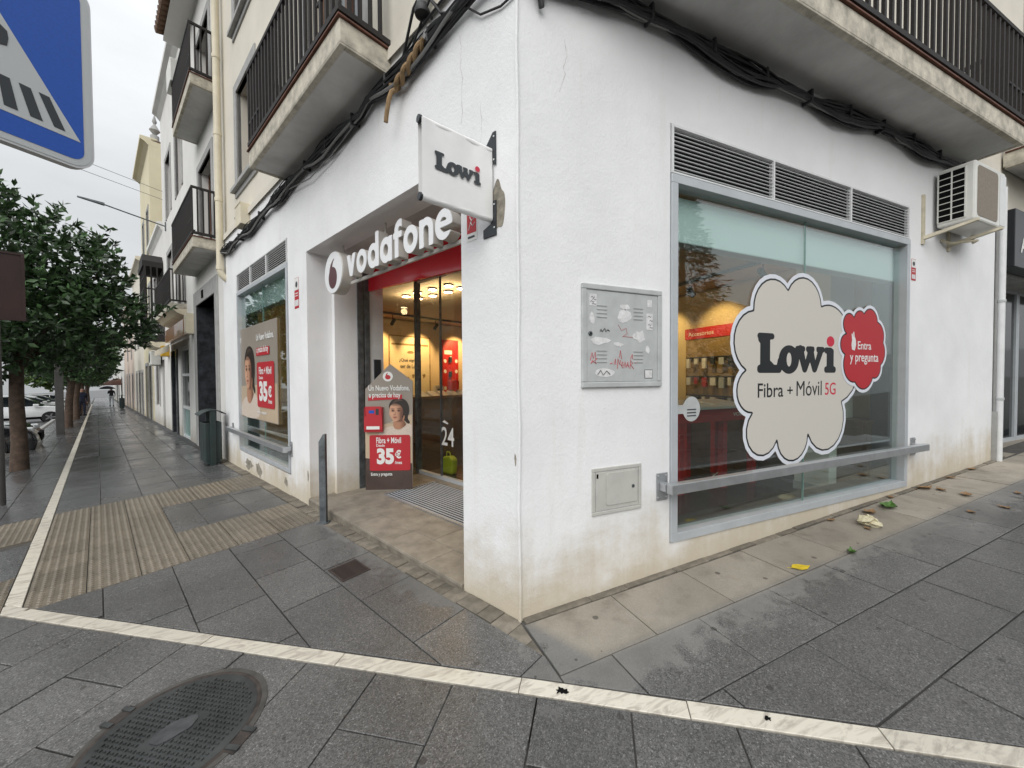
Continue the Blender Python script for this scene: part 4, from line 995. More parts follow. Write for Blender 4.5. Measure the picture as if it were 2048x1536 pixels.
# --- small box
mb_ = thing('meter_box', 'small beige plastic meter box set low in the wall', 'meter box', (.765, 0, .578), 0)
MB().frame(-.217, .217, 0, .332, .026, -.010, 0).build('box_frame', 'boxbeige', mb_, bevel=.004)
MB().box(-.187, .187, -.008, -.001, .03, .302).build('box_door', 'boxbeige', mb_, bevel=.003)
MB().prism(rrect(-.10, .178, .06, .292, .02), -.013, -.0082).build('raised_panel', 'boxbeige', mb_, bevel=.004)
MB().lathe([(.012, -.0132), (.012, -.017)], 12, (.135, 0, .175), 'y').build('lock', 'galv', mb_)
MB().box(-.18, -.165, -.009, -.0083, .26, .29).build('slot', 'black', mb_)

# --- alarm stickers
def alarm(loc, rot, w, h, label):
    t = thing('alarm_sticker', label, 'sticker', loc, rot)
    poly('sticker_base', rrect(-w/2, w/2, 0, h, .006), 'redprint', t, -.0022, .0012)
    poly('sticker_top', rrect(-w/2+.003, w/2-.003, h*.6, h-.004, .004), 'whiteprint', t, -.0032, .0006)
    poly('sticker_panel', rrect(-w/2+.012, w/2-.012, h*.08, h*.28, .003), 'sticker', t, -.0032, .0006)
    poly('sticker_emblem', ell(0, h*.78, w*.25, h*.10, 12), 'greyprint', t, -.0042, .0006)
    for q in range(2): poly('print_line', rrect(-w*.32, w*.32, h*(.40+.08*q), h*(.43+.08*q), .002), 'whiteprint', t, -.0032, .0006)
alarm(PA(3.85, 0, 2.46), RA, .155, .40, 'tall red and white alarm sticker between window and entrance')
alarm((4.985, 0, 2.625), 0, .105, .245, 'tall red and white alarm sticker below the air conditioner')
t = thing('alarm_sticker', 'red sticker with white line drawing beside the banner bracket', 'sticker', PA(.425, 0, 2.50), RA)
poly('sticker_base', rrect(-.055, .055, 0, .20, .006), 'whiteprint', t, -.0022, .0012); poly('sticker_red', rrect(-.048, .048, .055, .195, .004), 'redprint', t, -.0032, .0006)
for s_ in ([(-.03, .08), (-.01, .13), (.02, .15), (.035, .17)], [(-.01, .13), (.01, .10), (.035, .12)], [(-.02, .17), (.0, .14)]): MB().tube([(a, -.0036, b) for a, b in s_], .004, 4).build('line_drawing', 'whiteprint', t)
poly('print_line', rrect(-.04, .03, .02, .035, .002), 'greyprint', t, -.0032, .0006)

# --- window films on the big window
GY = .0495
cl = thing('window_decal', 'large cream cloud window sticker reading Lowi Fibra + Móvil 5G', 'window sticker', (2.86, GY, .73), 0)
CP = lobed([(x_-2.86, z_-.73) for x_, z_ in ((2.292, 2.121), (2.573, 2.422), (2.775, 2.338), (3.042, 2.477), (3.301, 2.222), (3.558, 2.225), (3.727, 2.104), (4.0, 1.70), (3.666, 1.271), (3.60, .87), (3.10, .969), (2.869, .733), (2.628, .945), (2.393, .823), (2.282, 1.214), (2.086, 1.359), (2.194, 1.593), (2.045, 1.898))])
CF = sd_poly(CP)
def cloud_fn(grow): return lambda X, Z: CF(X, Z) - grow
CB = (-1.2, 1.5, -.3, 2.1)
shape('film_edge', cloud_fn(.042), 'cloudwhite', cl, CB, .012, -.0012, .0006); shape('film_outline', cloud_fn(.004), 'blackprint', cl, CB, .012, -.0022, .0006); shape('film', cloud_fn(-.012), 'cloud', cl, CB, .012, -.0032, .0006)
lowi_word(cl, 2.345-2.86, 3.555-2.86, 1.560-.73, 1.935-.73, -.0042)
for w_, a_, b_, c_ in (("Fibra", 2.355, 2.714, 1.475), ("+", 2.773, 2.856, 1.44), ("Móvil", 2.913, 3.316, 1.49)): text("lettering", w_, "blackprint", cl, a_-2.86, b_-2.86, (1.347 if w_ != "+" else 1.37)-.73, c_-.73, -.0042, .006 if w_ != "Móvil" else 0)
text('lettering', '5G', 'redtext', cl, 3.372-2.86, 3.555-2.86, 1.347-.73, 1.47-.73, -.0042, .004)
rc_ = thing('window_decal', 'small red cloud window sticker reading Entra y pregunta', 'window sticker', (3.98, GY-.0045, 1.37), 0)
RF = sd_poly(lobed([(x_-3.98, z_-1.37) for x_, z_ in ((3.73, 1.971), (3.671, 2.064), (3.872, 2.149), (3.951, 2.221), (4.062, 2.198), (4.217, 2.253), (4.336, 2.121), (4.458, 2.024), (4.455, 1.897), (4.495, 1.771), (4.408, 1.651), (4.38, 1.548), (4.249, 1.51), (4.067, 1.389), (3.90, 1.467), (3.699, 1.58), (3.708, 1.757), (3.624, 1.858))]))
def red_fn(grow): return lambda X, Z: RF(X, Z) - grow
RB = (-.6, .7, -.3, 1.1)
shape('film_edge', red_fn(.035), 'cloudwhite', rc_, RB, .01, -.0012, .0006); shape('film_outline', red_fn(.003), 'blackprint', rc_, RB, .01, -.0022, .0006); shape('film', red_fn(-.010), 'redprint', rc_, RB, .01, -.0032, .0006)
text('lettering', 'Entra', 'whiteprint', rc_, 3.944-3.98, 4.205-3.98, 1.815-1.37, 1.90-1.37, -.0042, .01); text('lettering', 'y pregunta', 'whiteprint', rc_, 3.80-3.98, 4.355-3.98, 1.655-1.37, 1.765-1.37, -.0042, .01)
poly('hand_drawing', [(-.145, .44), (-.095, .43), (-.07, .49), (-.075, .54), (-.10, .58), (-.11, .63), (-.125, .62), (-.122, .565), (-.14, .61), (-.155, .60), (-.145, .54), (-.155, .49)], 'whiteprint', rc_, -.0042, .0006)
fd = thing('window_decal', 'grey dumbbell shaped film low in the corner of the big window', 'window sticker', (1.50, GY, 1.28), 0)
shape('film', lambda X, Z: mn(mn(sell(X, Z, .05, 0, .095, .10), sell(X, Z, -.24, 0, .10, .10)), sbox(X, Z, -.2, 0, -.035, .035)), 'cabinet', fd, (-.5, .3, -.3, .3), .012, -.0012, .0006)
for m_ in fd.children: m_.location.x = 0
for q in range(3): poly('print_line', rrect(.0, .1, -.01-.025*q, .0-.025*q, .002), 'greyprint', fd, -.0022, .0006)

def chaikin(p, k=2):
    for _ in range(k): p = [r for a, b in zip(p, p[1:]+p[:1]) for r in ((a[0]*.75+b[0]*.25, a[1]*.75+b[1]*.25), (a[0]*.25+b[0]*.75, a[1]*.25+b[1]*.75))]
    return p
# --- printed portrait used on the poster and the totem: flat layers of print
def portrait(parent, cx, cz, h, y, flip=1, lim=(-9, 9)):
    q = lambda pts: [(min(max(cx+flip*px*h, lim[0]), lim[1]), cz+pz*h) for px, pz in pts]
    L_ = [('sweater', [(-.62, -.62), (-.48, -.40), (-.20, -.27), (-.05, -.33), (.12, -.30), (.30, -.20), (.52, -.34), (.62, -.62)]),
          ('hair', [(-.24, .18), (-.26, .34), (-.14, .50), (.06, .54), (.24, .47), (.33, .30), (.33, .10), (.27, -.06), (.36, -.18), (.30, -.24), (.18, -.12), (.0, .1)]),
          ('hairlight', [(-.20, .30), (-.10, .46), (.05, .50), (.18, .44), (.05, .45), (-.08, .40)]),
          ('neck', [(-.14, -.32), (-.12, -.08), (.16, -.02), (.20, -.20), (.26, -.24), (.08, -.38), (-.04, -.39)]),
          ('face', [(-.23, .20), (-.22, .30), (-.10, .38), (.06, .34), (.15, .22), (.16, .05), (.10, -.06), (-.02, -.15), (-.12, -.15), (-.18, -.06), (-.225, .02), (-.25, .07)]),
          ('skin', [(.17, .02), (.19, .03), (.20, -.02), (.17, -.16), (.14, -.16), (.14, -.08)])]
    for i, (m_, pts) in enumerate(L_): poly('portrait_print', q(chaikin(pts)), m_, parent, y-.0008*i, .0006)
    return y-.0008*len(L_)
# --- poster hung inside window A
po = thing('window_poster', 'taupe Vodafone poster with woman portrait and 35€ offer in the side window', 'poster', PA(5.95, -.030, .85), RA)
px = lambda s_: -(s_-5.95)
MB().box(px(7.0), px(4.80), 0, .012, 0, 1.60).build('poster_board', 'taupe', po)
poly('print_lower', [(px(6.99), .01), (px(4.81), .01), (px(4.81), .62), (px(6.99), .55)], 'beigeprint', po, -.0012)
ye = portrait(po, px(6.35), .68, 1.1, -.0024, 1, (px(6.99), px(4.81)))
text('lettering', 'Un Nuevo Vodafone,', 'whiteprint', po, px(5.85), px(4.93), 1.30, 1.43, ye-.001, .02)
poly('print_bar', rrect(px(5.87), px(5.15), 1.07, 1.20, .01), 'redprint', po, ye-.001); text('lettering', 'a precios de hoy', 'whiteprint', po, px(5.83), px(5.2), 1.09, 1.22, ye-.003, .02)
poly('print_panel', rrect(px(5.84), px(4.93), .22, .96, .05), 'redprint', po, ye-.001)
text('lettering', 'Fibra + Móvil', 'whiteprint', po, px(5.72), px(5.06), .76, .88, ye-.003, .02); text('lettering', 'Desde', 'whiteprint', po, px(5.72), px(5.5), .68, .73, ye-.003, .02)
text('lettering', '35', 'whiteprint', po, px(5.72), px(5.28), .32, .65, ye-.003, .05); text('lettering', '€', 'whiteprint', po, px(5.25), px(5.06), .40, .58, ye-.003, .04); text('lettering', '/mes', 'whiteprint', po, px(5.25), px(5.05), .30, .37, ye-.003, .02)
text('lettering', 'Entra y pregunta', 'whiteprint', po, px(5.84), px(5.35), .10, .16, ye-.001, .02)
def roundlogo(parent, cx, cz, r, y):
    poly('logo_disc', ell(cx, cz, r, r), 'whiteprint', parent, y); 
    shape('logo_mark', lambda X, Z: mn(sell(X, Z, 0, -.05, .55, .55), mx_(mx_(sell(X, Z, .45, .35, .85, .8), -sell(X, Z, .75, .55, .85, .8)), X-.35)), 'redprint', parent, (-1, 1.3, -1, 1.3), .05, 0, fitbox=(cx-r*.55, cx+r*.55, cz-r*.6, cz+r*.75))
    for o in parent.children:
        if o.name.startswith('logo_mark') and 'set' not in o: o['set'] = 1; o.location.y = y-.0012
roundlogo(po, px(6.92), 1.40, .06, -.0012)
# --- advertising totem in the lobby
tp, tq = PA(3.24, -.60, .035), PA(2.80, -1.035, .035); tv = tq-tp; TR = math.atan2(tv.y, tv.x)
to = thing('advertising_totem', 'taupe cardboard Vodafone totem with pointed top and brochure holder in the entrance', 'totem', (tp+tv*.5), TR)
MB().prism([(-.31, 0), (.31, 0), (.325, 1.46), (.03, 1.69), (-.30, 1.36)], 0, .018).build('totem_board', 'taupe', to)
MB().prism([(-.22, 0), (.25, 0), (.25, .9), (-.2, .9)], .14, .15).build('back_strut', 'taupe', to).rotation_euler = (R(9), 0, 0)
poly('print_lower', [(-.308, .03), (.308, .03), (.312, 1.02), (-.305, .80)], 'beigeprint', to, -.001); poly('print_lower', [(-.308, .012), (.308, .012), (.308, .36), (-.306, .44)], 'brownprint', to, -.002)
ye = portrait(to, .125, .995, .46, -.003, 1, (-.30, .309))
poly('print_panel', rrect(-.25, .285, .27, .745, .025), 'redprint', to, ye-.001)
text('lettering', 'Un Nuevo Vodafone,', 'whiteprint', to, -.255, .285, 1.325, 1.41, ye, .02)
poly('print_bar', [(-.262, 1.205), (.185, 1.225), (.185, 1.285), (-.262, 1.265)], 'redprint', to, ye+.001); text('lettering', 'a precios de hoy', 'whiteprint', to, -.25, .165, 1.225, 1.315, ye-.002, .02)
text('lettering', 'Fibra + Móvil', 'whiteprint', to, -.16, .165, .635, .715, ye-.003, .02); text('lettering', 'Desde', 'whiteprint', to, -.16, -.05, .59, .625, ye-.003, .02)
text('lettering', '35', 'whiteprint', to, -.155, .07, .355, .57, ye-.003, .05); text('lettering', '€', 'whiteprint', to, .085, .165, .43, .545, ye-.003, .04); text('lettering', '/mes', 'whiteprint', to, .08, .175, .355, .40, ye-.003, .02)
text('lettering', 'Entra y pregunta', 'whiteprint', to, -.235, .045, .19, .245, ye-.001, .02)
roundlogo(to, .0, 1.525, .066, -.004)
bh = MB().box(-.30, -.065, -.06, -.054, .82, 1.0).box(-.30, -.292, -.054, -.0, .80, 1.12).box(-.073, -.065, -.054, 0, .80, 1.12).box(-.30, -.065, -.06, 0, .795, .803).build('brochure_holder', 'redprint', to)
MB().box(-.285, -.08, -.05, -.036, .805, 1.13).build('brochure', 'redprint', to); poly('brochure_print', rrect(-.24, -.17, 1.04, 1.08, .003), 'signblue', to, -.0515); poly('brochure_print', rrect(-.15, -.11, 1.02, 1.10, .003), 'bin', to, -.0515); poly('brochure_print', rrect(-.27, -.10, .83, .87, .003), 'whiteprint', to, -.0615)
# ================================================================ SHOP INTERIOR
fl = [(.25, .16), (5.25, .16), (5.25, 11.3), tuple(PA(7.95, -.16, 0).xy), tuple(PA(.1, -.2, 0).xy)]
MB().prismz(fl, -.05, .0).build('shop_floor', 'intfloor', kind='structure')
MB().prismz(fl, 3.16, 3.22).build('shop_ceiling', 'intceil', kind='structure')
MB().box(5.25, 5.35, .3, 11.3, 0, 3.16).build('shop_wall', 'intwall', kind='structure')
swl = MB().box(0, 9.6, 0, .1, 0, 3.16).build('shop_wall', 'intwall', kind='structure'); swl.location = PA(7.84, -.3, 0); swl.rotation_euler = (0, 0, math.atan2(-AN.y, -AN.x))
SW = thing   # frame of the end wall: x = q (into the shop), y into the wall
def end_wall(name, label, cat, q, z=0, off=.0): return thing(name, label, cat, PA(7.84-off, -.3, z) - AN*q, math.atan2(-AN.y, -AN.x))
# boards on the end wall (seen through the entrance)
bd = end_wall('poster_board', 'cream framed Lowi poster board lit by spots at the back of the shop', 'poster', 3.95, 1.0, .03)
MB().box(-.68, .68, 0, .028, 0, 1.72).build('board', 'intcream', bd); MB().frame(-.68, .68, 0, 1.72, .03, -.012, 0).build('board_frame', 'ochre', bd)
MB().box(-.60, .60, -.006, 0, 1.45, 1.50).build('board_rail', 'ochre', bd)
text('lettering', '¿Qué significa', 'blackprint', bd, -.36, .36, .96, 1.08, -.004, .02); text('lettering', 'ser de Lowi?', 'blackprint', bd, -.33, .33, .80, .92, -.004, .02)
for k in range(6): poly('drawing', blob(-.45+.18*k, .50+.08*(k % 2), .05, .06, 20+k, 12), 'ochre', bd, -.003)
poly('drawing', [(-.12, 1.25), (-.06, 1.30), (.06, 1.30), (.12, 1.25), (.06, 1.22), (-.06, 1.22)], 'ochre', bd, -.003)
for nm, q, w, m_, lab in (('product_display', 5.35, .62, 'intred', 'tall red product display panel at the back of the shop'), ('product_display', 6.35, .62, 'intwhite', 'tall white SAMSUNG product display panel at the back of the shop'), ('product_display', 2.92, .32, 'intred', 'narrow red display panel left of the poster board')):
    d = end_wall(nm, lab, 'display', q, .75, .10)
    MB().box(-w/2, w/2, 0, .09, 0, 1.95).build('panel', m_, d, bevel=.01)
    if w > .5:
        for k in range(9): poly('product_dot', ell(-.22+.22*(k % 3), .45+.42*(k//3)+.1*(k % 2), .055, .06, 14), 'intwhite' if m_ == 'intred' else 'cabinet', d, -.003)
        for k in range(3): MB().box(-.08, .02, -.05, -.004, .35+.45*k, .52+.45*k).build('product', 'bracket', d, bevel=.01)
        if m_ == 'intwhite': text('lettering', 'SAMSUNG', 'blackprint', d, -.27, .02, 1.80, 1.86, -.003, .02)
        else: poly('print_block', rrect(-.25, .05, 1.5, 1.62, .01), 'intwhite', d, -.002)
ct = thing('display_counter', 'dark wood display counter with white phone stands inside the entrance', 'counter', PA(6.0, -3.2, 0), math.atan2(-AN.y, -AN.x))
MB().box(-.2, 3.2, -.35, .35, 1.03, 1.10).build('counter_top', 'wood', ct, bevel=.01); MB().box(0, 3.0, -.25, .25, 0, 1.03).build('counter_body', 'wood', ct)
for k in range(9): MB().add([(.05+.31*k,-.20,1.101),(.25+.31*k,-.20,1.101),(.25+.31*k,.10,1.101),(.05+.31*k,.10,1.101),(.05+.31*k,-.16,1.12),(.25+.31*k,-.16,1.12),(.25+.31*k,.08,1.21),(.05+.31*k,.08,1.21)],[(0,3,2,1),(4,5,6,7),(0,1,5,4),(1,2,6,5),(2,3,7,6),(3,0,4,7)]).build('phone_stand', 'intwhite', ct)
MB().box(1.0, 1.3, -.05, .10, 1.22, 1.46).build('red_box', 'intred', ct, bevel=.03); MB().box(1.75, 1.95, -.05, .1, 1.22, 1.40).build('red_box', 'intred', ct, bevel=.03)
lt = thing('display_table', 'pale table with lit white plinth seen at the edge of the entrance', 'table', PA(3.9, -4.3, 0), math.atan2(-AN.y, -AN.x))
MB().box(-.2, 1.8, -.4, .4, 1.03, 1.08).build('table_top', 'wood', lt); MB().box(.15, 1.2, -.3, .3, .45, .95).build('lit_plinth', 'lightbox', lt); MB().box(.2, 1.1, -.25, .25, 0, .45).build('table_leg', 'wood', lt)
for k in range(3): MB().box(-.1+.4*k, .22+.4*k, -.1, .02, 1.081, 1.34).build('tablet_stand', 'intwhite', lt, bevel=.02)
bg = thing('lime_bag', 'lime green carrier bag standing on the floor behind the glass door', 'bag', PA(3.25, -2.0, 0), RA)
MB().prism([(-.15, 0), (.14, 0), (.17, .24), (.07, .29), (-.08, .26), (-.16, .22)], -.06, .06).build('bag_body', 'lime', bg, bevel=.03); MB().tube([(-.06, 0, .25), (-.04, 0, .34), (.03, 0, .34), (.06, 0, .27)], .010, 6).build('bag_handle', 'lime', bg)
dn = thing('door_number', 'white number 24 lettered on the glass door', 'lettering', PA(2.75, -1.615, .55), RA)
text('lettering', '24', 'whiteprint', dn, -.17, .12, 0, .27, -.002, .01); poly('accent_mark', [(-.15, .34), (-.02, .31), (-.01, .33), (-.10, .37)], 'whiteprint', dn, -.002)
# ceiling lamps: lit discs
for k, (x_, y_) in enumerate(((.06, 5.46), (.21, 5.06), (.32, 5.57), (.42, 4.68), (.53, 5.20), (.62, 4.30), (.73, 4.78), (.88, 4.42), (2.2, 2.2), (3.4, 4.2), (2.0, 5.6))):
    l = thing('ceiling_lamp', 'round lit ceiling lamp in the cluster seen through the entrance' if k < 8 else ('round lit ceiling lamp behind the top of the big window', 'round lit ceiling lamp in the middle of the shop', 'round lit ceiling lamp deep inside the shop')[k-8], 'lamp', (x_, y_, 3.125), 0, 'round shop ceiling lamps')
    MB().lathe([(.075, 0), (.075, .002)], 20).build('diffuser', 'lampglow', l); MB().lathe([(.084, .002), (.084, .034)], 20).build('housing', 'bracket', l)
    ld = bpy.data.lights.new('lamp_light', 'POINT'); ld.energy = 9 if k < 8 else 3.5; ld.shadow_soft_size = .07; ld.color = (1, .70, .36); lo_ = bpy.data.objects.new('lamp_light', ld); COL.objects.link(lo_); lo_.parent = l; lo_.location = (0, 0, -.09)
# track spots: lamp bodies with their light
def spot(loc, aim, label, e=55, size=78):
    l = thing('track_spotlight', label, 'lamp', loc, 0, 'shop track spotlights')
    d = (Vector(aim)-Vector(loc)).normalized(); q = d.to_track_quat('-Z', 'Y')
    MB().tube([(0, 0, 3.16-loc[2]), (0, 0, .05)], .010, 6).build('stem', 'bracket', l)
    b = MB().lathe([(.03, .11), (.045, .10), (.045, -.07), (.040, -.072)], 14).build('lamp_head', 'bracket', l); b.rotation_euler = q.to_euler()
    sd = bpy.data.lights.new('spot_beam', 'SPOT'); sd.energy = e; sd.color = (1, .64, .28); sd.spot_size = R(size); sd.spot_blend = .6; sd.shadow_soft_size = .04
    so = bpy.data.objects.new('spot_beam', sd); COL.objects.link(so); so.parent = l; so.rotation_euler = q.to_euler(); so.location = d*.09
for k, y_ in enumerate((1.3, 2.5, 3.7)):
    spot((4.35, y_, 2.95), (5.25, y_+.1, 2.25), ('first', 'second', 'third')[k] + ' black track spotlight from the big window over the accessories wall', 62)
for k, q_ in enumerate((2.9, 4.2, 5.6, 6.8)):
    p = PA(6.95, -.3, 2.92) - AN*q_; spot(tuple(p), tuple(PA(7.84, -.3, 2.2) - AN*q_), ('first', 'second', 'third', 'fourth')[k] + ' black track spotlight from the entrance side over the back wall boards', 150)
tk = thing('lighting_track', 'black ceiling track carrying the spotlights above the accessories wall', 'track', (4.35, 2.5, 3.11)); MB().box(-.018, .018, -1.8, 1.8, 0, .05).build('track_rail', 'bracket', tk)
tk = end_wall('lighting_track', 'black ceiling track carrying the spotlights before the back wall', 'track', 4.9, 3.11, .89); MB().box(-2.6, 2.6, -.018, .018, 0, .05).build('track_rail', 'bracket', tk)
# accessories wall
aw = thing('accessory_display', 'ochre pegboard with red Accesorios header hung with small packages', 'display', (5.23, 2.3, .8), R(-90))
# local x = -world y ; x from -1.05 (far) to +1.2
MB().box(-1.05, 1.2, -.05, .018, 0, 1.45).build('pegboard', 'ochre', aw); MB().box(-1.06, 1.21, -.065, .018, 1.452, 1.66).build('header', 'intred', aw); text('lettering', 'Accesorios', 'whiteprint', aw, -.98, -.42, 1.51, 1.59, -.067, .0)
for r in range(3):
    MB().box(-1.0, 1.15, -.10, -.06, 1.08-.36*r, 1.10-.36*r).build('hook_rail', 'bracket', aw)
    for k in range(12):
        h_ = random.uniform(.10, .2); x_ = -.95+.175*k; MB().box(x_, x_+random.uniform(.06, .11), -.15, -.115, 1.07-.36*r-h_, 1.07-.36*r).build('package', random.choice(('intwhite', 'bracket', 'cabinet', 'intwhite', 'intred')), aw)
rt = thing('display_table', 'red framed display table with pale top and phones behind the big window', 'table', (3.75, 1.75, 0), 0)
MB().box(-.95, .75, -.42, .42, 1.10, 1.14).build('table_top', 'intwhite', rt, bevel=.006); MB().box(-.90, .70, -.38, .38, .93, 1.098).build('apron', 'intred', rt)
for x_ in (-.8, .0, .6):
    for y_ in (-.3, .3): MB().box(x_-.04, x_+.04, y_-.04, y_+.04, 0, .93).build('leg', 'intred', rt)
text('lettering', 'VODAFONE', 'whiteprint', rt, .1, .6, .99, 1.04, -.382, .02)
for x_ in (-.75, -.15): MB().add([(x_,-.3,1.141),(x_+.5,-.3,1.141),(x_+.5,.1,1.141),(x_,.1,1.141),(x_,-.28,1.16),(x_+.5,-.28,1.16),(x_+.5,.08,1.20),(x_,.08,1.20)],[(0,3,2,1),(4,5,6,7),(0,1,5,4),(1,2,6,5),(2,3,7,6),(3,0,4,7)]).build('phone_stand', 'intwhite', rt)
MB().prism([(-.92, 1.141), (-.45, 1.141), (-.55, 1.36), (-.9, 1.40)], .05, .15).build('price_block', 'intred', rt, bevel=.015); text('lettering', '10', 'whiteprint', rt, -.80, -.68, 1.20, 1.28, .047, .02)
MB().tube([(.2, -.1, .95), (.25, -.15, .6), (.1, -.2, .2), (-.3, -.2, .03), (-.8, -.1, .02)], .008, 6).build('white_cable', 'intwhite', rt)
bl = thing('blind_box', 'pale blind box running across the top of the big window inside', 'blind', (3.07, .105, 2.62)); MB().box(-1.80, 1.80, 0, .12, 0, .36).build('blind_cassette', 'blind', bl, bevel=.01)
bl = thing('blind_box', 'pale blind box across the top of the side window inside', 'blind', PA(5.57, -.105, 2.72), RA); MB().box(-1.38, 1.38, 0, .12, 0, .36).build('blind_cassette', 'blind', bl, bevel=.01)
pl_ = thing('shop_pillar', 'white square pillar inside the shop near the window end', 'pillar', (4.75, .75, 0)); MB().box(-.18, .35, -.15, .25, 0, 3.16).build('pillar_shaft', 'intwhite', pl_); MB().box(-.19, .36, -.16, .26, 0, .12).build('pillar_base', 'cabinet', pl_)

# dark storage units under the displays
sc_ = thing('storage_cabinet', 'long dark wooden cabinet under the accessories display', 'cabinet', (5.0, 2.2, 0)); MB().box(-.25, .22, -1.9, 1.9, 0, .95).build('cabinet_body', 'wood', sc_); MB().box(-.27, .22, -1.92, 1.92, .951, .985).build('cabinet_top', 'wood', sc_)
for k in range(6): MB().box(-.262, -.251, -1.86+.625*k, -1.27+.625*k, .06, .9).build('cabinet_door', 'wood', sc_, bevel=.004)
sc_ = end_wall('storage_cabinet', 'long dark wooden cabinet under the poster board', 'cabinet', 5.0, 0, .42); MB().box(-2.6, 2.6, 0, .40, 0, .95).build('cabinet_body', 'wood', sc_); MB().box(-2.62, 2.62, -.02, .40, .951, .985).build('cabinet_top', 'wood', sc_)
for k in range(8): MB().box(-2.55+.645*k, -1.94+.645*k, -.012, -.001, .06, .9).build('cabinet_door', 'wood', sc_, bevel=.004)
for k, (q_, h_, m_, lab) in enumerate(((4.75, .30, 'intwhite', 'white product carton on the cabinet below the poster board'), (5.9, .36, 'intred', 'red product carton on the cabinet between the display panels'), (3.35, .26, 'intred', 'low red product carton on the cabinet beside the narrow red panel'))):
    t = end_wall('product_carton', lab, 'carton', q_, .986, .25); MB().box(-.14, .14, -.08, .08, 0, h_).build('carton_box', m_, t, bevel=.006); MB().box(-.09, .09, -.083, -.0805, h_*.35, h_*.7).build('carton_label', 'bracket' if m_ == 'intwhite' else 'intwhite', t)
# ================================================================ STREET: HOUSES
def house(name, label, s0, s1, h, m, opens=(), th=.3, cornice=.25, roof=None, y=0.0, depth=9):
    b = thing(name, label, 'building', PA(s0, 0, 0), RA); w = -(s1-s0)
    holes = [(w if False else -(o[1]-s0), -(o[0]-s0), o[2], o[3]) for o in opens]
    MB().wall(w+.004, -.004, -3.5, h, holes, y, y+th).build('wall', m, b)
    MB().box(w+.004, w+.3, y+th, y+depth, -3.5, h).build('side_wall', m, b); MB().box(-.3, -.004, y+th, y+depth, -3.5, h).build('side_wall', m, b)
    if cornice: MB().prismx([(y, h-.25), (y-cornice*.5, h-.12), (y-cornice, h-.05), (y-cornice, h+.10), (y+.3, h+.12), (y+.3, h-.25)], w, 0).build('cornice', m, b)
    MB().box(w, 0, y+.1, y+depth, h-.02, h+.06).build('roof', 'rooftile', b)
    for o in opens:
        if len(o) > 4 and o[4] == 'shop': continue
        opening(-(o[1]-s0), -(o[0]-s0), o[2], o[3], 0, len(o) > 4 and o[4] == 'sill', b, y=y)
    return b
def hx(s, s0): return -(s-s0)
h2 = house('townhouse', 'white townhouse with two iron balconies and a grey stone doorway beside the downpipe', 8.06, 12.2, 10.6, 'white2',
           [(8.8, 11.1, -.25, 3.42, 'shop'), (8.9, 10.4, 4.42, 6.6), (8.9, 10.4, 7.6, 9.6)], cornice=0)
balcony(h2, 0, hx(11.1, 8.06), hx(8.2, 8.06), 4.19, .45); balcony(h2, 0, hx(10.55, 8.06), hx(8.1, 8.06), 7.35, .45)
dw = MB().box(hx(11.1, 8.06)-.30, hx(11.1, 8.06), -.03, .5, -.4, 3.78).box(hx(8.8, 8.06), hx(8.8, 8.06)+.30, -.03, .5, -.4, 3.78).box(hx(11.1, 8.06), hx(8.8, 8.06), -.03, .5, 3.42, 3.78)
dwo = dw.build('doorway', 'stonegrey', h2, bevel=.01); MB().box(hx(11.1, 8.06)+.002, hx(11.1, 8.06)+.06, -.02, 1.6, -.4, 3.41).build('marble_lining', 'marbledark', dwo)
MB().box(hx(11.1, 8.06), hx(8.8, 8.06), 1.6, 1.65, -.4, 3.5).build('entrance_door', 'darkpane', dwo); MB().box(hx(11.04, 8.06), hx(8.8, 8.06), .5, 1.6, 3.42, 3.5).build('lobby_ceiling', 'stonegrey', dwo)
MB().box(hx(10.2, 8.06), hx(10.0, 8.06), -.045, -.031, 3.50, 3.68).build('house_plate', 'black', dwo)
rf = MB().box(hx(12.2, 8.06), 0, -.42, .4, 10.6, 10.68).build('eave', 'white2', h2)
rp = None
for k in range(21):
    if rp is None: rp = o = MB().tube([(0, -.58, 10.74), (0, .35, 10.98)], .085, 8).build('roof_tile', 'rooftile', h2)
    else: o = rp.copy(); COL.objects.link(o)
    o.location = (-.1-.197*k, 0, 0)
MB().box(hx(11.0, 8.06), hx(10.4, 8.06)+.05, -.50, -.2, 8.55, 9.1).build('small_ac_unit', 'acwhite', h2, bevel=.02)
h3 = house('townhouse', 'pale townhouse with moulded balcony, brown signboard and cream awning', 12.2, 17.9, 11.5, 'white2',
           [(12.55, 14.1, -.3, 2.5, 'shop'), (14.7, 16.1, -.4, 2.5, 'shop'), (13.0, 14.2, 3.75, 5.9), (15.4, 16.6, 3.75, 5.9), (13.0, 14.2, 7.2, 9.2), (15.4, 16.6, 7.2, 9.2)], cornice=.22)
balcony(h3, 0, hx(16.6, 12.2), hx(12.7, 12.2), 3.55, .36, .14, .95, False)
MB().prismx([(0, 3.35), (-.2, 3.42), (-.33, 3.549), (0, 3.549)], hx(16.6, 12.2), hx(12.7, 12.2)).build('balcony_moulding', 'pipe', h3)
MB().box(hx(16.4, 12.2), hx(12.3, 12.2), -.14, -.02, 2.80, 3.22).build('signboard', 'brownsign', h3, bevel=.01)
MB().add([(hx(16.3, 12.2),-.05,2.74),(hx(12.4, 12.2),-.05,2.74),(hx(12.4, 12.2),-.42,2.50),(hx(16.3, 12.2),-.42,2.50),(hx(12.4, 12.2),-.44,2.30),(hx(16.3, 12.2),-.44,2.32)],[(0,1,2,3),(3,2,4,5)]).build('awning', 'awning', h3)
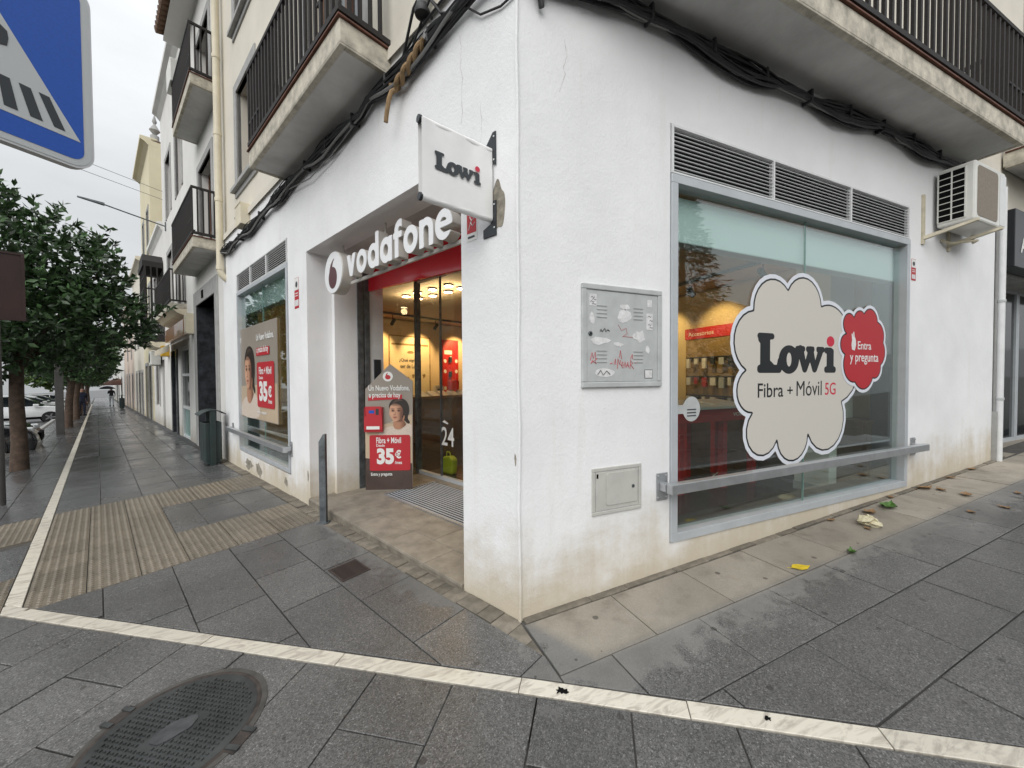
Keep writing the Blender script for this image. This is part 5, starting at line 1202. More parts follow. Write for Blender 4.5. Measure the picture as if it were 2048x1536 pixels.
swf = MB().frame(hx(14.1, 12.2), hx(12.55, 12.2), -.3, 2.5, .09, .02, .12).box(hx(14.1, 12.2), hx(12.55, 12.2), .03, .11, .62, .70).box(hx(14.1, 12.2), hx(12.55, 12.2), .03, .11, 1.62, 1.70).build('shop_window', 'whitemetal', h3)
MB().box(hx(14.1, 12.2), hx(12.55, 12.2), .08, .09, .66, 2.5).build('pane', 'darkpane', swf); MB().box(hx(14.0, 12.2), hx(12.6, 12.2), .075, .085, -.25, .62).build('frosted_pane', 'glassedge', swf)
for a, b_ in ((14.7, 15.0), (15.85, 16.1)): MB().box(hx(b_, 12.2), hx(a, 12.2), -.04, .4, -.8, 2.5).build('marble_pilaster', 'marbledark', h3)
MB().box(hx(16.1, 12.2), hx(14.7, 12.2), .45, .5, -.8, 2.5).build('shop_door', 'darkpane', h3)
h3b = house('low_house', 'low white house with black glazed iron bay projecting over the pavement', 17.9, 22.4, 7.4, 'white2', [(18.3, 19.1, -.5, 2.3, 'shop'), (20.0, 21.2, .4, 2.2), (20.4, 21.4, 3.9, 5.9)], cornice=.15)
MB().box(hx(19.1, 17.9), hx(18.3, 17.9), .2, .25, -.8, 2.3).build('front_door', 'marbledark', h3b)
# glazed bay
mx = MB().box(hx(20.0, 17.9), hx(17.95, 17.9), -.55, 0, 2.95, 3.20).build('bay', 'iron', h3b)
MB().box(hx(20.0, 17.9), hx(17.95, 17.9), -.58, 0, 5.75, 5.95).prism([(hx(20.0, 17.9), 5.95), (hx(17.95, 17.9), 5.95), (hx(18.3, 17.9), 6.25), (hx(19.65, 17.9), 6.25)], -.56, 0).build('bay_roof', 'iron', mx)
MB().prismx([(0, 2.70), (-.3, 2.76), (-.5, 2.949), (0, 2.949)], hx(20.0, 17.9), hx(17.95, 17.9)).build('bay_base', 'pipe', h3b)
bb = MB()
for k in range(9): x_ = hx(20.0, 17.9)+2.05*k/8; bb.box(x_-.02, x_+.02, -.54, -.50, 3.2, 5.75)
for k in range(4):
    y_ = -.52+.17*k
    for x_ in (hx(20.0, 17.9)+.02, hx(17.95, 17.9)-.02): bb.box(x_-.02, x_+.02, y_-.02, y_+.02, 3.2, 5.75)
for z_ in (3.55, 3.95, 4.9, 5.35): bb.box(hx(20.0, 17.9), hx(17.95, 17.9), -.545, -.515, z_, z_+.045); bb.box(hx(17.95, 17.9)-.035, hx(17.95, 17.9)-.005, -.515, 0, z_, z_+.045)
bb.build('bay_bars', 'iron', mx); MB().box(hx(20.0, 17.9)+.03, hx(17.95, 17.9)-.045, -.50, -.49, 3.2, 5.75).build('bay_glass', 'curtain', mx)
h4 = house('tall_house', 'tall pale yellow house with heavy cornice and roof finial', 22.4, 27.6, 12.5, 'yellow', [(23.2, 24.1, 4.0, 6.0), (25.6, 26.5, 4.0, 6.0), (23.2, 24.1, 7.5, 9.6), (25.6, 26.5, 7.5, 9.6), (23.4, 24.6, -.6, 2.2), (25.4, 26.6, -.6, 2.2)], cornice=.28)
MB().lathe([(.16, 12.6), (.16, 12.9), (.05, 12.95), (.2, 13.15), (.12, 13.3), (.04, 13.45), (.09, 13.55), (.02, 13.85)], 12, (-.35, .25, 0)).build('finial', 'stonegrey', h4, smooth=True)
h5 = house('row_house', 'cream row house beyond the tall yellow house', 27.6, 36, 8.2, 'cream', [(28.4, 29.4, -.7, 1.9), (30.5, 31.5, -.7, 1.9), (33, 34, -.7, 1.9), (28.4, 29.4, 3.4, 5.4), (31, 32, 3.4, 5.4), (33.6, 34.6, 3.4, 5.4)])
h6 = house('row_house', 'faded pink row house with dark doorway far along the pavement', 36, 50, 7.0, 'pinkish', [(37.5, 38.6, -.9, 1.8), (41, 42.2, -.9, 1.8), (45, 46.2, -.9, 1.8), (38, 39, 3, 5), (43, 44, 3, 5)])
h7 = house('row_house', 'distant white row house at the far end of the street', 50, 90, 6.0, 'white2', [(55, 57, -1.2, 1.6), (63, 65, -1.2, 1.6), (72, 74, -1.2, 1.6)])
for k, (s_, h_) in enumerate(((12.1, .0), )):
    t = thing('meter_box', 'cream meter box on the party wall beside the grey doorway', 'meter box', PA(11.75, 0, 2.75), RA); MB().box(-.18, .18, -.16, 0, 0, .55).build('case', 'pipe', t, bevel=.01); MB().box(-.15, .15, -.168, -.161, .04, .5).build('lid', 'pipe', t)
t = thing('mail_box', 'yellow letter box fixed high on the house wall under the bay', 'letter box', PA(16.9, 0, 2.35), RA); MB().box(-.2, .2, -.22, 0, 0, .38).build('case', 'yellowbox', t, bevel=.02); MB().box(-.14, .14, -.226, -.221, .27, .31).build('slot', 'black', t)
t = thing('air_conditioner', 'white air conditioner on the house wall below the glazed bay', 'air conditioner', PA(19.4, 0, 2.1), RA); MB().box(-.4, .4, -.34, -.04, 0, .55).build('casing', 'acwhite', t, bevel=.02); MB().lathe([(.2, -.341), (.2, -.346)], 20, (-.1, 0, .28), 'y').build('fan_grille', 'bracket', t); MB().box(-.3, -.26, -.35, 0, -.03, 0).build('bracket_arm', 'acwhite', t)
# wall-mounted street lamp
sl = thing('street_lamp', 'grey street lamp on a long arm reaching over the pavement from a house wall', 'street lamp', PA(16.9, 0, 7.05), RA)
MB().tube([(0, 0, 0), (0, -.9, .17), (0, -1.55, .30)], .022, 8).build('lamp_arm', 'galv', sl, smooth=True); MB().box(-.06, .06, -.03, 0, -.15, .15).build('wall_plate', 'galv', sl)
MB().add([(-.07,-1.5,.26),(.07,-1.5,.26),(.05,-2.1,.34),(-.05,-2.1,.34),(-.06,-1.5,.34),(.06,-1.5,.34),(.03,-2.1,.38),(-.03,-2.1,.38)],[(0,3,2,1),(4,5,6,7),(0,1,5,4),(1,2,6,5),(2,3,7,6),(3,0,4,7)]).build('lamp_head', 'galv', sl, bevel=.01)
for k, z_ in enumerate((8.5, 8.2)):
    t = thing('overhead_wire', ('upper' if k == 0 else 'lower') + ' thin wire strung across the street from the houses', 'wire', PA(17.5, 0, z_), RA); MB().tube([(0, -.02, 0), (2, -3, -.25), (6, -8, -.1), (12, -16, .4)], .007, 5).build('wire_line', 'cable', t)
# ---------------------------------------------------------------- neighbour on the right
nb = thing('neighbour_building', 'neighbouring building with dark shop fascia, glass doors and a balcony above', 'building', (7.25, 0, 0))
MB().wall(.004, 6, 3.9, 10, [(1.2, 2.2, 4.75, 7.2), (3.6, 4.6, 4.75, 7.2)], .04, .34).build('upper_wall', 'cream', nb)
opening(1.2, 2.2, 4.75, 7.2, 0, False, nb, y=.04)
MB().box(.004, .16, -.05, .3, -.5, 1.02).build('plinth', 'stonegrey', nb); MB().box(.12, .42, .02, .9, -.5, 3.9).build('pilaster', 'stonegrey', nb, bevel=.005); MB().box(5.2, 6, .02, .9, -.5, 3.9).build('pilaster', 'stonegrey', nb)
MB().box(.30, 6, -.10, .1, 3.05, 3.85).build('fascia', 'fascia', nb, bevel=.006)
text('lettering', 'AFR', 'whiteprint', nb, .50, 1.12, 3.26, 3.49, -.104, .02)
MB().box(.42, 5.2, .1, 1.0, 3.0, 3.06).build('lobby_ceiling', 'soffit', nb)
nd = MB().frame(.45, 1.55, .36, 3.0, .06, .42, .48).frame(1.56, 2.66, .36, 3.0, .06, .42, .48).frame(2.67, 4.9, .36, 3.0, .06, .42, .48).build('door', 'alu', nb)
MB().box(.5, 4.85, .448, .452, .4, 2.95).build('pane', 'darkpane', nd); MB().box(1.02, 1.045, .37, .40, 1.0, 2.2).build('door_handle', 'galv', nd)
poly('notice', rrect(.62, .80, 1.95, 2.20, .004), 'sticker', nd, .44); poly('notice', rrect(1.1, 1.7, 1.5, 2.1, .004), 'cyan', nd, .40)
MB().box(.42, 5.2, -.02, 1.2, .0, .36).build('door_step', 'stepstone', nb)
ndp = MB().tube([(.055, -.055, z_) for z_ in (.33, 2, 4.1)], .035, 12).build('downpipe', 'whitemetal', nb, smooth=True)
for z_ in (1.2, 2.55): MB().lathe([(.037, -.02), (.042, -.015), (.042, .015), (.037, .02)], 12, (.055, -.055, z_)).build('pipe_collar', 'cabinet', ndp)
balcony(nb, 0, .30, 5.5, 4.45, .50)
# ---------------------------------------------------------------- houses and trees across the square (they show in the glass)
for k, (x0, x1, h_, m_, lab) in enumerate(((2, 10, 5.2, 'white2', 'white gabled house across the square'), (10.5, 20, 6.4, 'cream', 'cream house across the square with tiled roof'), (21, 33, 5.6, 'pinkish', 'pinkish house across the square'))):
    t = thing('village_house', lab, 'building', ((x0+x1)/2, -19, gz((x0+x1)/2, 0)), math.pi); w_ = (x1-x0)/2
    MB().wall(-w_, w_, -1, h_, [(-w_+.8, -w_+1.8, 0, 2.2), (0, 1.1, .9, 2.2), (-w_+.8, -w_+1.8, 3.2, 4.6), (1.2, 2.2, 3.2, 4.6)], 0, .3).build('wall', m_, t)
    MB().box(-w_+.01, w_-.01, .26, .3, 0, h_-.1).build('dark_interior', 'black', t)
    MB().prismx([(-.4, h_), (4, h_+1.9), (8.4, h_)], -w_-.2, w_+.2).build('roof', 'rooftile', t); MB().box(-.3, .3, 2, 2.6, h_+.5, h_+2.3).build('chimney', m_, t)
# ================================================================ TREES
def leaf_mesh(name, centers, dirs, L, Wd, m, droop=.25):
    n = len(centers); rr = np.random.default_rng(len(centers))
    d = dirs/np.linalg.norm(dirs, axis=1, keepdims=True)
    ref = rr.normal(size=(n, 3)); side = np.cross(d, ref); side /= np.linalg.norm(side, axis=1, keepdims=True)+1e-9
    nor = np.cross(side, d); l = (L*rr.uniform(.65, 1.25, n))[:, None]; w = (Wd*rr.uniform(.7, 1.2, n))[:, None]
    P = np.stack([centers, centers+d*l*.45+side*w-nor*w*.35, centers+d*l-nor*l*droop, centers+d*l*.45-side*w-nor*w*.35, centers+d*l*.5], 1)
    v = P.reshape(-1, 3); i = np.arange(n)*5
    f = np.concatenate([np.stack([i, i+1, i+4], 1), np.stack([i+1, i+2, i+4], 1), np.stack([i+2, i+3, i+4], 1), np.stack([i+3, i, i+4], 1)])
    me = bpy.data.meshes.new(name); me.vertices.add(len(v)); me.vertices.foreach_set('co', v.ravel())
    me.loops.add(len(f)*3); me.loops.foreach_set('vertex_index', f.ravel()); me.polygons.add(len(f)); me.polygons.foreach_set('loop_start', np.arange(len(f))*3); me.polygons.foreach_set('loop_total', np.full(len(f), 3))
    me.update(calc_edges=True); me.materials.append(M[m]); return me
def crown_points(lobes, n, seed, twig=9):
    """leaf rosettes on twig ends through the volume of several lobes, denser to the outside"""
    rr = np.random.default_rng(seed); vol = np.array([a*b*c for *_, a, b, c in lobes]); pick = rr.choice(len(lobes), n//twig, p=vol/vol.sum())
    C_, D_ = [], []
    for k in pick:
        cx, cy_, cz, a, b, c = lobes[k]; u = rr.normal(size=3); u /= np.linalg.norm(u); r = rr.uniform(.45, 1.0)**.5 * rr.uniform(.88, 1.10)
        p = np.array((cx+u[0]*a*r, cy_+u[1]*b*r, cz+u[2]*c*r)); out = u*np.array((a, b, c)); out /= np.linalg.norm(out); out = out*.8+np.array((0, 0, .55)); out /= np.linalg.norm(out)
        m_ = rr.integers(twig-3, twig+4); ln = rr.uniform(.15, .34)
        for j in range(m_):
            t = j/m_; C_.append(p+out*ln*(t-.3)); q = rr.normal(size=3)*.75+out*(.25+t*.9); D_.append(q)
    return np.array(C_), np.array(D_)
def make_tree(label, loc, h, lobes, n, L, Wd, m='leafg', trunk_r=.13, lean=(0, 0), fork=1.6, group=None, seed=1, name='street_tree'):
    t = thing(name, label, 'tree', loc, 0, group)
    rr = random.Random(seed); top = (lean[0], lean[1], fork)
    tr = MB(); tr.tube([(0, 0, -.15), (lean[0]*.15+.015, lean[1]*.15, fork*.25), (lean[0]*.5-.02, lean[1]*.5+.015, fork*.6), top], [trunk_r*1.25, trunk_r, trunk_r*.9, trunk_r*.85], 12)
    tr.build('trunk', 'bark', t, smooth=True)
    for k in range(7):
        lb = lobes[k % len(lobes)]; e = Vector((lb[0]+rr.uniform(-.4, .4)*lb[3], lb[1]+rr.uniform(-.4, .4)*lb[4], lb[2]+rr.uniform(-.2, .5)*lb[5])); s_ = Vector(top); mid = s_.lerp(e, .5)+Vector((rr.uniform(-.1, .1), rr.uniform(-.1, .1), .12))
        MB().tube([s_-Vector((0, 0, .1)), s_.lerp(mid, .5)+Vector((0, 0, .05)), mid, e], [trunk_r*.55, trunk_r*.42, trunk_r*.3, trunk_r*.1], 7).build('limb', 'bark', t, smooth=True)
    c, d = crown_points(lobes, n, seed); me = leaf_mesh('crown', c, d, L, Wd, m); o = bpy.data.objects.new('crown', me); COL.objects.link(o); o.parent = t
    return t
def gA(s, v): p = ground_A(s, v); return (p.x, p.y, p.z)
# near tree: broad trimmed crown reaching towards the houses
TB = -AN   # towards the houses
l1 = []
for (du, dv, z_, a_, b_, c_) in ((0, .1, 3.3, 1.55, 1.55, 1.35), (.3, -.9, 3.2, 1.2, 1.2, 1.15), (-.5, .9, 3.4, 1.3, 1.3, 1.3), (.2, -.2, 4.4, 1.35, 1.35, 1.25), (-.7, .6, 4.7, 1.0, 1.0, 1.1), (.8, -1.55, 3.25, .75, .75, .7), (.2, -.9, 4.2, .9, .9, .9), (.4, -2.0, 3.55, .55, .45, .30), (-.3, .9, 2.6, 1.2, 1.2, .7)):
    q = AX*du + AN*dv; l1.append((q.x, q.y, z_+.05, a_, b_, c_))
make_tree('tall dark glossy-leaved tree nearest the crossing, crown cut above the pavement', gA(11.3, 2.9), 6, l1, 13500, .17, .042, lean=(-.05, .1), fork=2.2, seed=3, group='street trees in a row', trunk_r=.115)
l2 = [(0, 0, 3.2, 1.6, 1.6, 1.2), (.5, .4, 3.6, 1.2, 1.2, 1.0), (-.6, -.3, 3.5, 1.2, 1.2, 1.1), (.2, -.7, 2.7, 1.1, 1.1, .7), (0, .2, 4.2, 1.0, 1.0, .8)]
t2 = make_tree('second tree of the row, trunk just behind the square grey post', gA(23.8, 2.68), 5, l2, 9000, .17, .045, seed=5, lean=(.15, .05), fork=2.0, group='street trees in a row')
labs = ['third tree of the row with a thick straight trunk', 'fourth tree of the row beside the standing person', 'fifth tree of the row along the pavement', 'sixth tree of the row, small with distance', 'seventh tree of the row, far along the street', 'eighth tree of the row where the street closes in', 'last distant tree of the row']
for k, s_ in enumerate((30.2, 36.4, 42.5, 49, 56, 66, 78)):
    c = copy_tree(t2); c.location = gA(s_, 2.62); c.rotation_euler = (0, 0, 1.3*k+.6); c['label'] = labs[k]
l3 = [(0, 0, 4, 3, 3, 2.2), (1.6, 1, 4.6, 2.2, 2.2, 2), (-1.5, -1, 4.2, 2.4, 2.4, 1.8), (0, 0, 6, 2, 2, 1.4)]
t3 = make_tree('leafy tree beyond the parked cars across the road', gA(48, 26), 8, l3, 7000, .40, .14, 'leafl', .2, fork=2.4, seed=8, group='trees across the road')
for k, (s_, v_, lab) in enumerate(((62, 20, 'broad leafy tree far across the road behind the white car'), (36, 30, 'leafy tree at the edge of the view across the road'), (80, 14, 'pale green tree closing the far end of the road'), (95, 6, 'distant tree at the end of the pavement'), (70, 32, 'large tree far behind the parked cars'))):
    c = copy_tree(t3); c.location = gA(s_, v_); c.rotation_euler = (0, 0, 2.1*k); c['label'] = lab
# trees behind the viewer, mirrored in the big window
l4 = [(0, 0, 3.4, 1.5, 1.5, 1.4), (.4, .3, 4.4, 1.2, 1.2, 1.2), (-.3, -.2, 5.2, .8, .8, .9)]
make_tree('leafy tree on the square mirrored in the big window', (1.2, -7.5, .05), 6, l4, 6000, .18, .05, seed=11, fork=2.2)
cn = thing('conifer_tree', 'dark drooping conifer on the square mirrored in the big window', 'tree', (12.5, -10, gz(12.5, 0)))
MB().tube([(0, 0, -.2), (0, 0, 5), (0, 0, 9)], [.22, .14, .03], 10).build('trunk', 'bark', cn, smooth=True)
rr = np.random.default_rng(4); C_, D_ = [], []
for k in range(900):
    z_ = rr.uniform(1.2, 9); rad = (9.3-z_)*.36*rr.uniform(.4, 1.05); a_ = rr.uniform(0, 6.28)
    for j in range(7): C_.append((math.cos(a_)*rad+rr.normal()*.12, math.sin(a_)*rad+rr.normal()*.12, z_-rad*.25+rr.normal()*.08)); D_.append((math.cos(a_)+rr.normal()*.5, math.sin(a_)+rr.normal()*.5, -.4+rr.normal()*.3))
me = leaf_mesh('crown', np.array(C_), np.array(D_), .35, .03, 'leafd'); o = bpy.data.objects.new('crown', me); COL.objects.link(o); o.parent = cn
# low wall and hut beyond the road
t = thing('boundary_wall', 'low grey wall across the road behind the parked cars', 'wall', gA(60, 17), math.atan2(AX.y, AX.x)); MB().box(-40, 25, 0, .4, -1, 1.7).build('wall_body', 'concrete', t); MB().box(-40, 25, -.05, .45, 1.701, 1.8).build('wall_coping', 'stonegrey', t)
t = thing('kiosk', 'small reddish brick hut across the road behind the tree', 'building', gA(44, 19.5), math.atan2(AX.y, AX.x)); MB().wall(-3, 3, -1, 2.7, [(-1.5, -.5, .8, 2)], 0, .3).box(-3, 3, .3, 4, -1, 2.7).build('wall', 'terracotta', t); MB().prismx([(-.5, 2.7), (2, 3.6), (4.5, 2.7)], -3.3, 3.3).build('roof', 'rooftile', t)

# ================================================================ STREET FURNITURE
t = thing('street_post', 'square dark grey post standing at the tree line', 'post', gA(20.1, 2.72), RA); MB().box(-.10, .10, -.10, .10, -.1, 3.4).build('post_shaft', 'post', t, bevel=.01); MB().box(-.13, .13, -.13, .13, 3.4, 3.5).build('post_cap', 'post', t)
t = thing('panel_post', 'dark post with a brown panel at the edge of the view before the first tree', 'sign post', gA(7.5, 2.735), R(30))
MB().tube([(0, 0, -.1), (0, 0, 3.6)], .045, 12).build('pole', 'post', t, smooth=True); MB().box(-.45, .27, -.09, -.05, 2.66, 3.64).build('panel', 'brownpanel', t, bevel=.015); MB().frame(-.45, .27, 2.66, 3.64, .03, -.105, -.09).build('panel_frame', 'brownpanel', t)
def litter_bin(label, s_, v_):
    t = thing('litter_bin', label, 'litter bin', gA(s_, v_), RA, 'green litter bins')
    MB().prismz(rrect(-.20, .20, -.15, .15, .05), .09, .84).build('bin_body', 'bin', t, bevel=.008)
    MB().box(-.235, -.18, -.045, .045, -.02, 1.08).build('support_post', 'bin', t, bevel=.006); MB().box(.18, .235, -.045, .045, -.02, 1.08).build('support_post', 'bin', t, bevel=.006)
    hd = MB(); n = 10; V = []
    for i in range(n+1):
        a_ = -1+2*i/n; V += [(-.25, a_*.21, 1.08-.09*a_*a_), (.25, a_*.21, 1.08-.09*a_*a_), (-.25, a_*.21, 1.095-.09*a_*a_), (.25, a_*.21, 1.095-.09*a_*a_)]
    F = []
    for i in range(n): b_ = 4*i; F += [(b_, b_+1, b_+5, b_+4), (b_+2, b_+6, b_+7, b_+3), (b_, b_+4, b_+6, b_+2), (b_+1, b_+3, b_+7, b_+5)]
    hd.add(V, F); hd.build('bin_hood', 'bin', t); MB().box(-.17, .17, -.12, .12, .835, .842).build('bin_mouth', 'black', t); MB().box(-.21, .21, -.10, .10, .03, .09).build('bin_foot', 'bin', t)
litter_bin('dark green metal litter bin with curved hood against the wall by the side window', 7.95, .27); litter_bin('small distant dark green litter bin against the houses', 41, .5)
# flat steel bollard before the entrance
t = thing('bollard', 'flat galvanised steel bollard with slanted top before the entrance', 'bollard', (-1.262, 2.477, gz(-1.262, 0)), R(-20))
MB().prism([(-.036, -.05), (.036, -.05), (.036, .985), (.012, .985), (-.036, .90)], -.024, .024).build('bollard_shaft', 'galv', t, bevel=.004); MB().box(-.06, .06, -.05, .05, -.01, .006).build('base_plate', 'galv', t)
# drain grate
dg = thing('drain_grate', 'small square brown iron drain grate in the dark paving', 'grate', tuple(ground_A(1.52, .405)+Vector((0, 0, .002))), math.atan2(AX.y, AX.x)); dg.rotation_euler = (0, TILT, math.atan2(AX.y, AX.x)) ; dg.rotation_mode = 'XYZ'
dg.rotation_euler = (Matrix.Rotation(TILT, 4, 'Y') @ Matrix.Rotation(math.atan2(AX.y, AX.x), 4, 'Z')).to_euler()
MB().frame(-.14, .14, -.115, .115, .014, -.003, .003).build('grate_frame', 'grate', dg).rotation_euler = (R(-90), 0, 0)
MB().box(-.127, .127, -.102, .102, -.003, .0012).build('dark_sump', 'black', dg)
gp = None
for k in range(15):
    if gp is None: gp = o = MB().box(-.0045, .0045, -.10, .10, .0014, .0042).build('grate_bar', 'grate', dg)
    else: o = gp.copy(); COL.objects.link(o)
    o.location = (-.12+.0171*k, 0, 0)
# manhole
mh = thing('manhole_cover', 'round cast iron manhole cover with rows of raised treads and rusty hinges', 'manhole cover', (-1.74, .035, gz(-1.74, 0)+.001))
mh.rotation_euler = (Matrix.Rotation(TILT, 4, 'Y') @ Matrix.Rotation(R(-35), 4, 'Z')).to_euler()
MB().lathe([(.362, -.012), (.362, .0024), (.333, .0030), (.333, -.012)], 56).build('concrete_collar', 'cabinet', mh)
for o in mh.children: o.data.materials.clear(); o.data.materials.append(M['mortar'])
MB().lathe([(.338, .0034), (.330, .0045), (.322, .0036), (.322, -.01)], 56).build('frame_ring', 'rust', mh)
MB().lathe([(.318, -.01), (.318, .0040), (.30, .0046), (.001, .0046)], 56).build('lid', 'iron_lid', mh, smooth=True)
tm = MB()
for i in range(-13, 14):
    for j in range(-13, 14):
        x_, y_ = i*.0225, j*.0225
        if x_*x_+y_*y_ > .292**2 or ((x_*.545+y_*.839)**2/.0165+(-x_*.839+y_*.545)**2/.0032 < 1): continue
        h_, w_ = (.0075, .0042) if (i+j) % 2 else (.0042, .0075)
        tm.add([(x_-h_, y_-w_, .0047), (x_+h_, y_-w_, .0047), (x_+h_, y_+w_, .0047), (x_-h_, y_+w_, .0047), (x_-h_*.7, y_-w_*.6, .0105), (x_+h_*.7, y_-w_*.6, .0105), (x_+h_*.7, y_+w_*.6, .0105), (x_-h_*.7, y_+w_*.6, .0105)], [(4, 5, 6, 7), (0, 1, 5, 4), (1, 2, 6, 5), (2, 3, 7, 6), (3, 0, 4, 7)])
tm.build('raised_treads', 'iron_lid', mh, kind='stuff')
MB().prismz([(a_*.545-b_*.839, a_*.839+b_*.545) for a_, b_ in blob(0, 0, .085, .05, 33, 30, .06)], .0047, .0085).build('worn_plate', 'wornplate', mh)
for a_ in (178, 2):
    c_, s_ = math.cos(R(a_)), math.sin(R(a_)); o = MB().box(.318, .38, -.06, .06, -.01, .0034).build('hinge_lug', 'rust', mh); o.rotation_euler = (0, 0, R(a_))
    for q in (-.05, .035): o = MB().box(.325, .385, q, q+.022, .004, .010).build('hinge_pin', 'iron_lid', mh); o.rotation_euler = (0, 0, R(a_))
# pedestrian crossing sign: close to the viewer, pole just outside the picture
pd = Vector((.658, .753, 0)).normalized(); PR = math.atan2(pd.y, pd.x)
cs = thing('crossing_sign', 'square blue pedestrian crossing sign with white triangle close to the viewer', 'traffic sign', (-1.755-pd.x*.30, -.415-pd.y*.30, 2.24), PR)
me = fill_mesh('sign_plate', [rrect(-.30, .30, 0, .60, .055, 8)], .028); me.materials.clear(); me.materials.append(M['signrim']); po_ = link('sign_plate', me, cs, bevel=.006)
poly('white_border', rrect(-.293, .293, .007, .593, .05, 8), 'signfilm', cs, -.0015); poly('blue_field', rrect(-.274, .274, .026, .574, .03, 5), 'signblue', cs, -.0025)
poly('white_triangle', [(-.266, .087), (.266, .087), (0, .545)], 'signfilm', cs, -.0035)
for b_ in ([(.176, .187), (.198, .187), (.231, .102), (.207, .102)], [(.137, .187), (.160, .187), (.183, .103), (.158, .103)], [(.098, .187), (.120, .187), (.134, .103), (.108, .103)], [(.054, .187), (.078, .187), (.086, .103), (.060, .103)], [(.012, .187), (.036, .187), (.038, .103), (.012, .103)]):
    for g_s in (1, -1): poly('crossing_bar', [(g_s*a_, c_) for a_, c_ in b_], 'greyprint', cs, -.0045)
poly('walker_figure', ell(.0, .445, .024, .026, 14), 'greyprint', cs, -.0045)
poly('walker_figure', [(-.025, .415), (.025, .415), (.04, .39), (.085, .345), (.118, .32), (.12, .30), (.117, .277), (.10, .27), (.03, .35), (.03, .31), (.07, .235), (.065, .20), (.035, .20), (.0, .275), (-.035, .205), (-.075, .205), (-.02, .31), (-.035, .36), (-.07, .31), (-.085, .32), (-.05, .39)], 'greyprint', cs, -.0045)
MB().tube([(-.02, .06, -2.24-.11), (-.02, .06, .66)], .03, 14).build('sign_pole', 'galv', cs, smooth=True)
for z_ in (.14, .46): MB().box(-.12, .12, .0285, .04, z_-.02, z_+.02).build('sign_clamp', 'galv', cs)

# ================================================================ VEHICLES
def car(label, loc, rot, paint, L=4.4, Hh=1.62, Wd=.90, suv=True, group='parked cars'):
    t = thing('parked_car', label, 'car', loc, rot, group)
    z0 = .22 if suv else .17
    prof = [(-L/2, .48), (-L/2+.02, .82), (-L/2+.12, .98), (-L/2+.28, 1.02), (.62*L-L/2+.42, .99), (L/2-.55, .93), (L/2-.18, .82), (L/2-.03, .62), (L/2, .42), (L/2-.06, z0+.02), (-L/2+.08, z0+.02)]
    def loft(pr, widths):
        mb = MB(); n = len(pr); V = []
        for y_, sc_ in widths: V += [((x_)*sc_[0], y_, (zz-.6)*sc_[1]+.6) for x_, zz in pr]
        k = len(widths)
        return mb.add(V, [(i*n+j, i*n+(j+1) % n, (i+1)*n+(j+1) % n, (i+1)*n+j) for i in range(k-1) for j in range(n)] + [tuple(range(n)), tuple((k-1)*n+j for j in range(n-1, -1, -1))])
    body = loft(prof, [(-Wd, (.955, .90)), (-Wd*.965, (.985, .97)), (-Wd*.8, (1, 1)), (Wd*.8, (1, 1)), (Wd*.965, (.985, .97)), (Wd, (.955, .90))]); body.build('body', paint, t, smooth=True, bevel=.02)
    cab = [(-L/2+.18, 1.0), (-L/2+.42, Hh-.12), (-L/2+.85, Hh), (.05, Hh-.01), (.42, Hh-.10), (1.12, .99)]
    loft(cab, [(-Wd*.90, (.985, .985)), (-Wd*.70, (1, 1)), (Wd*.70, (1, 1)), (Wd*.90, (.985, .985))]).build('greenhouse', 'carglass', t, smooth=True)
    loft([(-L/2+.36, Hh-.14), (-L/2+.85, Hh+.012), (.05, Hh+.004), (.44, Hh-.085), (.40, Hh-.12), (.03, Hh-.045), (-L/2+.85, Hh-.04), (-L/2+.44, Hh-.16)], [(-Wd*.92, (.99, .985)), (-Wd*.70, (1, 1.004)), (Wd*.70, (1, 1.004)), (Wd*.92, (.99, .985))]).build('roof', paint, t, smooth=True)
    for y_ in (-1, 1):
        for x_ in (-.75, .12): MB().box(x_-.03, x_+.03, y_*Wd*.905-.012, y_*Wd*.905+.012, .98, Hh-.1).build('door_pillar', paint, t)
        MB().box(-L*.29, L*.29, y_*Wd*1.0-.008, y_*Wd*1.0+.008, z0+.02, z0+.16).build('sill_trim', 'black', t)
        MB().box(.78, 1.0, y_*(Wd+.03), y_*(Wd+.15), .98, 1.12).build('door_mirror', paint, t, bevel=.03)
        MB().box(L/2-.42, L/2-.10, y_*Wd*.72-.12, y_*Wd*.72+.12, .70, .84).build('headlight', 'headlamp', t, bevel=.03); MB().box(-L/2-.01, -L/2+.14, y_*Wd*.74-.16, y_*Wd*.74+.16, .78, .92).build('taillight', 'taillamp', t, bevel=.02)
        for x_ in (-L/2+.82, L/2-.86):
            MB().lathe([(.40, -.01), (.40, .01)], 24, (x_, y_*Wd*.985, .36), 'y').build('wheel_arch', 'black', t)
            w = MB().lathe([(.22, -.11), (.32, -.11), (.335, -.08), (.335, .08), (.32, .11), (.22, .11)], 26, (x_, y_*(Wd-.09), .33), 'y').build('wheel', 'tyre', t, smooth=True)
            MB().lathe([(.215, -.10), (.215, .10)], 22, (x_, y_*(Wd-.09), .33), 'y').build('rim', 'black', w)
            sp = MB()
            for q in range(5):
                a_ = 2*math.pi*q/5; ca, sa = math.cos(a_), math.sin(a_)
                sp.add([(x_+ca*r_-sa*w_, y_*(Wd+.02+.002), .33+sa*r_+ca*w_) for r_, w_ in ((.02, .04), (.21, .03), (.21, -.03), (.02, -.04))], [(0, 1, 2, 3)])
            sp.lathe([(.215, y_*.112), (.20, y_*.115), (.19, y_*.112)], 22, (x_, y_*(Wd-.09), .33), 'y') if False else None
            sp.build('spoke_star', 'rim', w)
    MB().box(L/2-.10, L/2+.012, -.45, .45, .42, .66).build('front_grille', 'black', t, bevel=.02); MB().box(-L/2-.012, -L/2+.02, -.26, .26, .62, .74).build('number_plate', 'whitemetal', t)
    return t
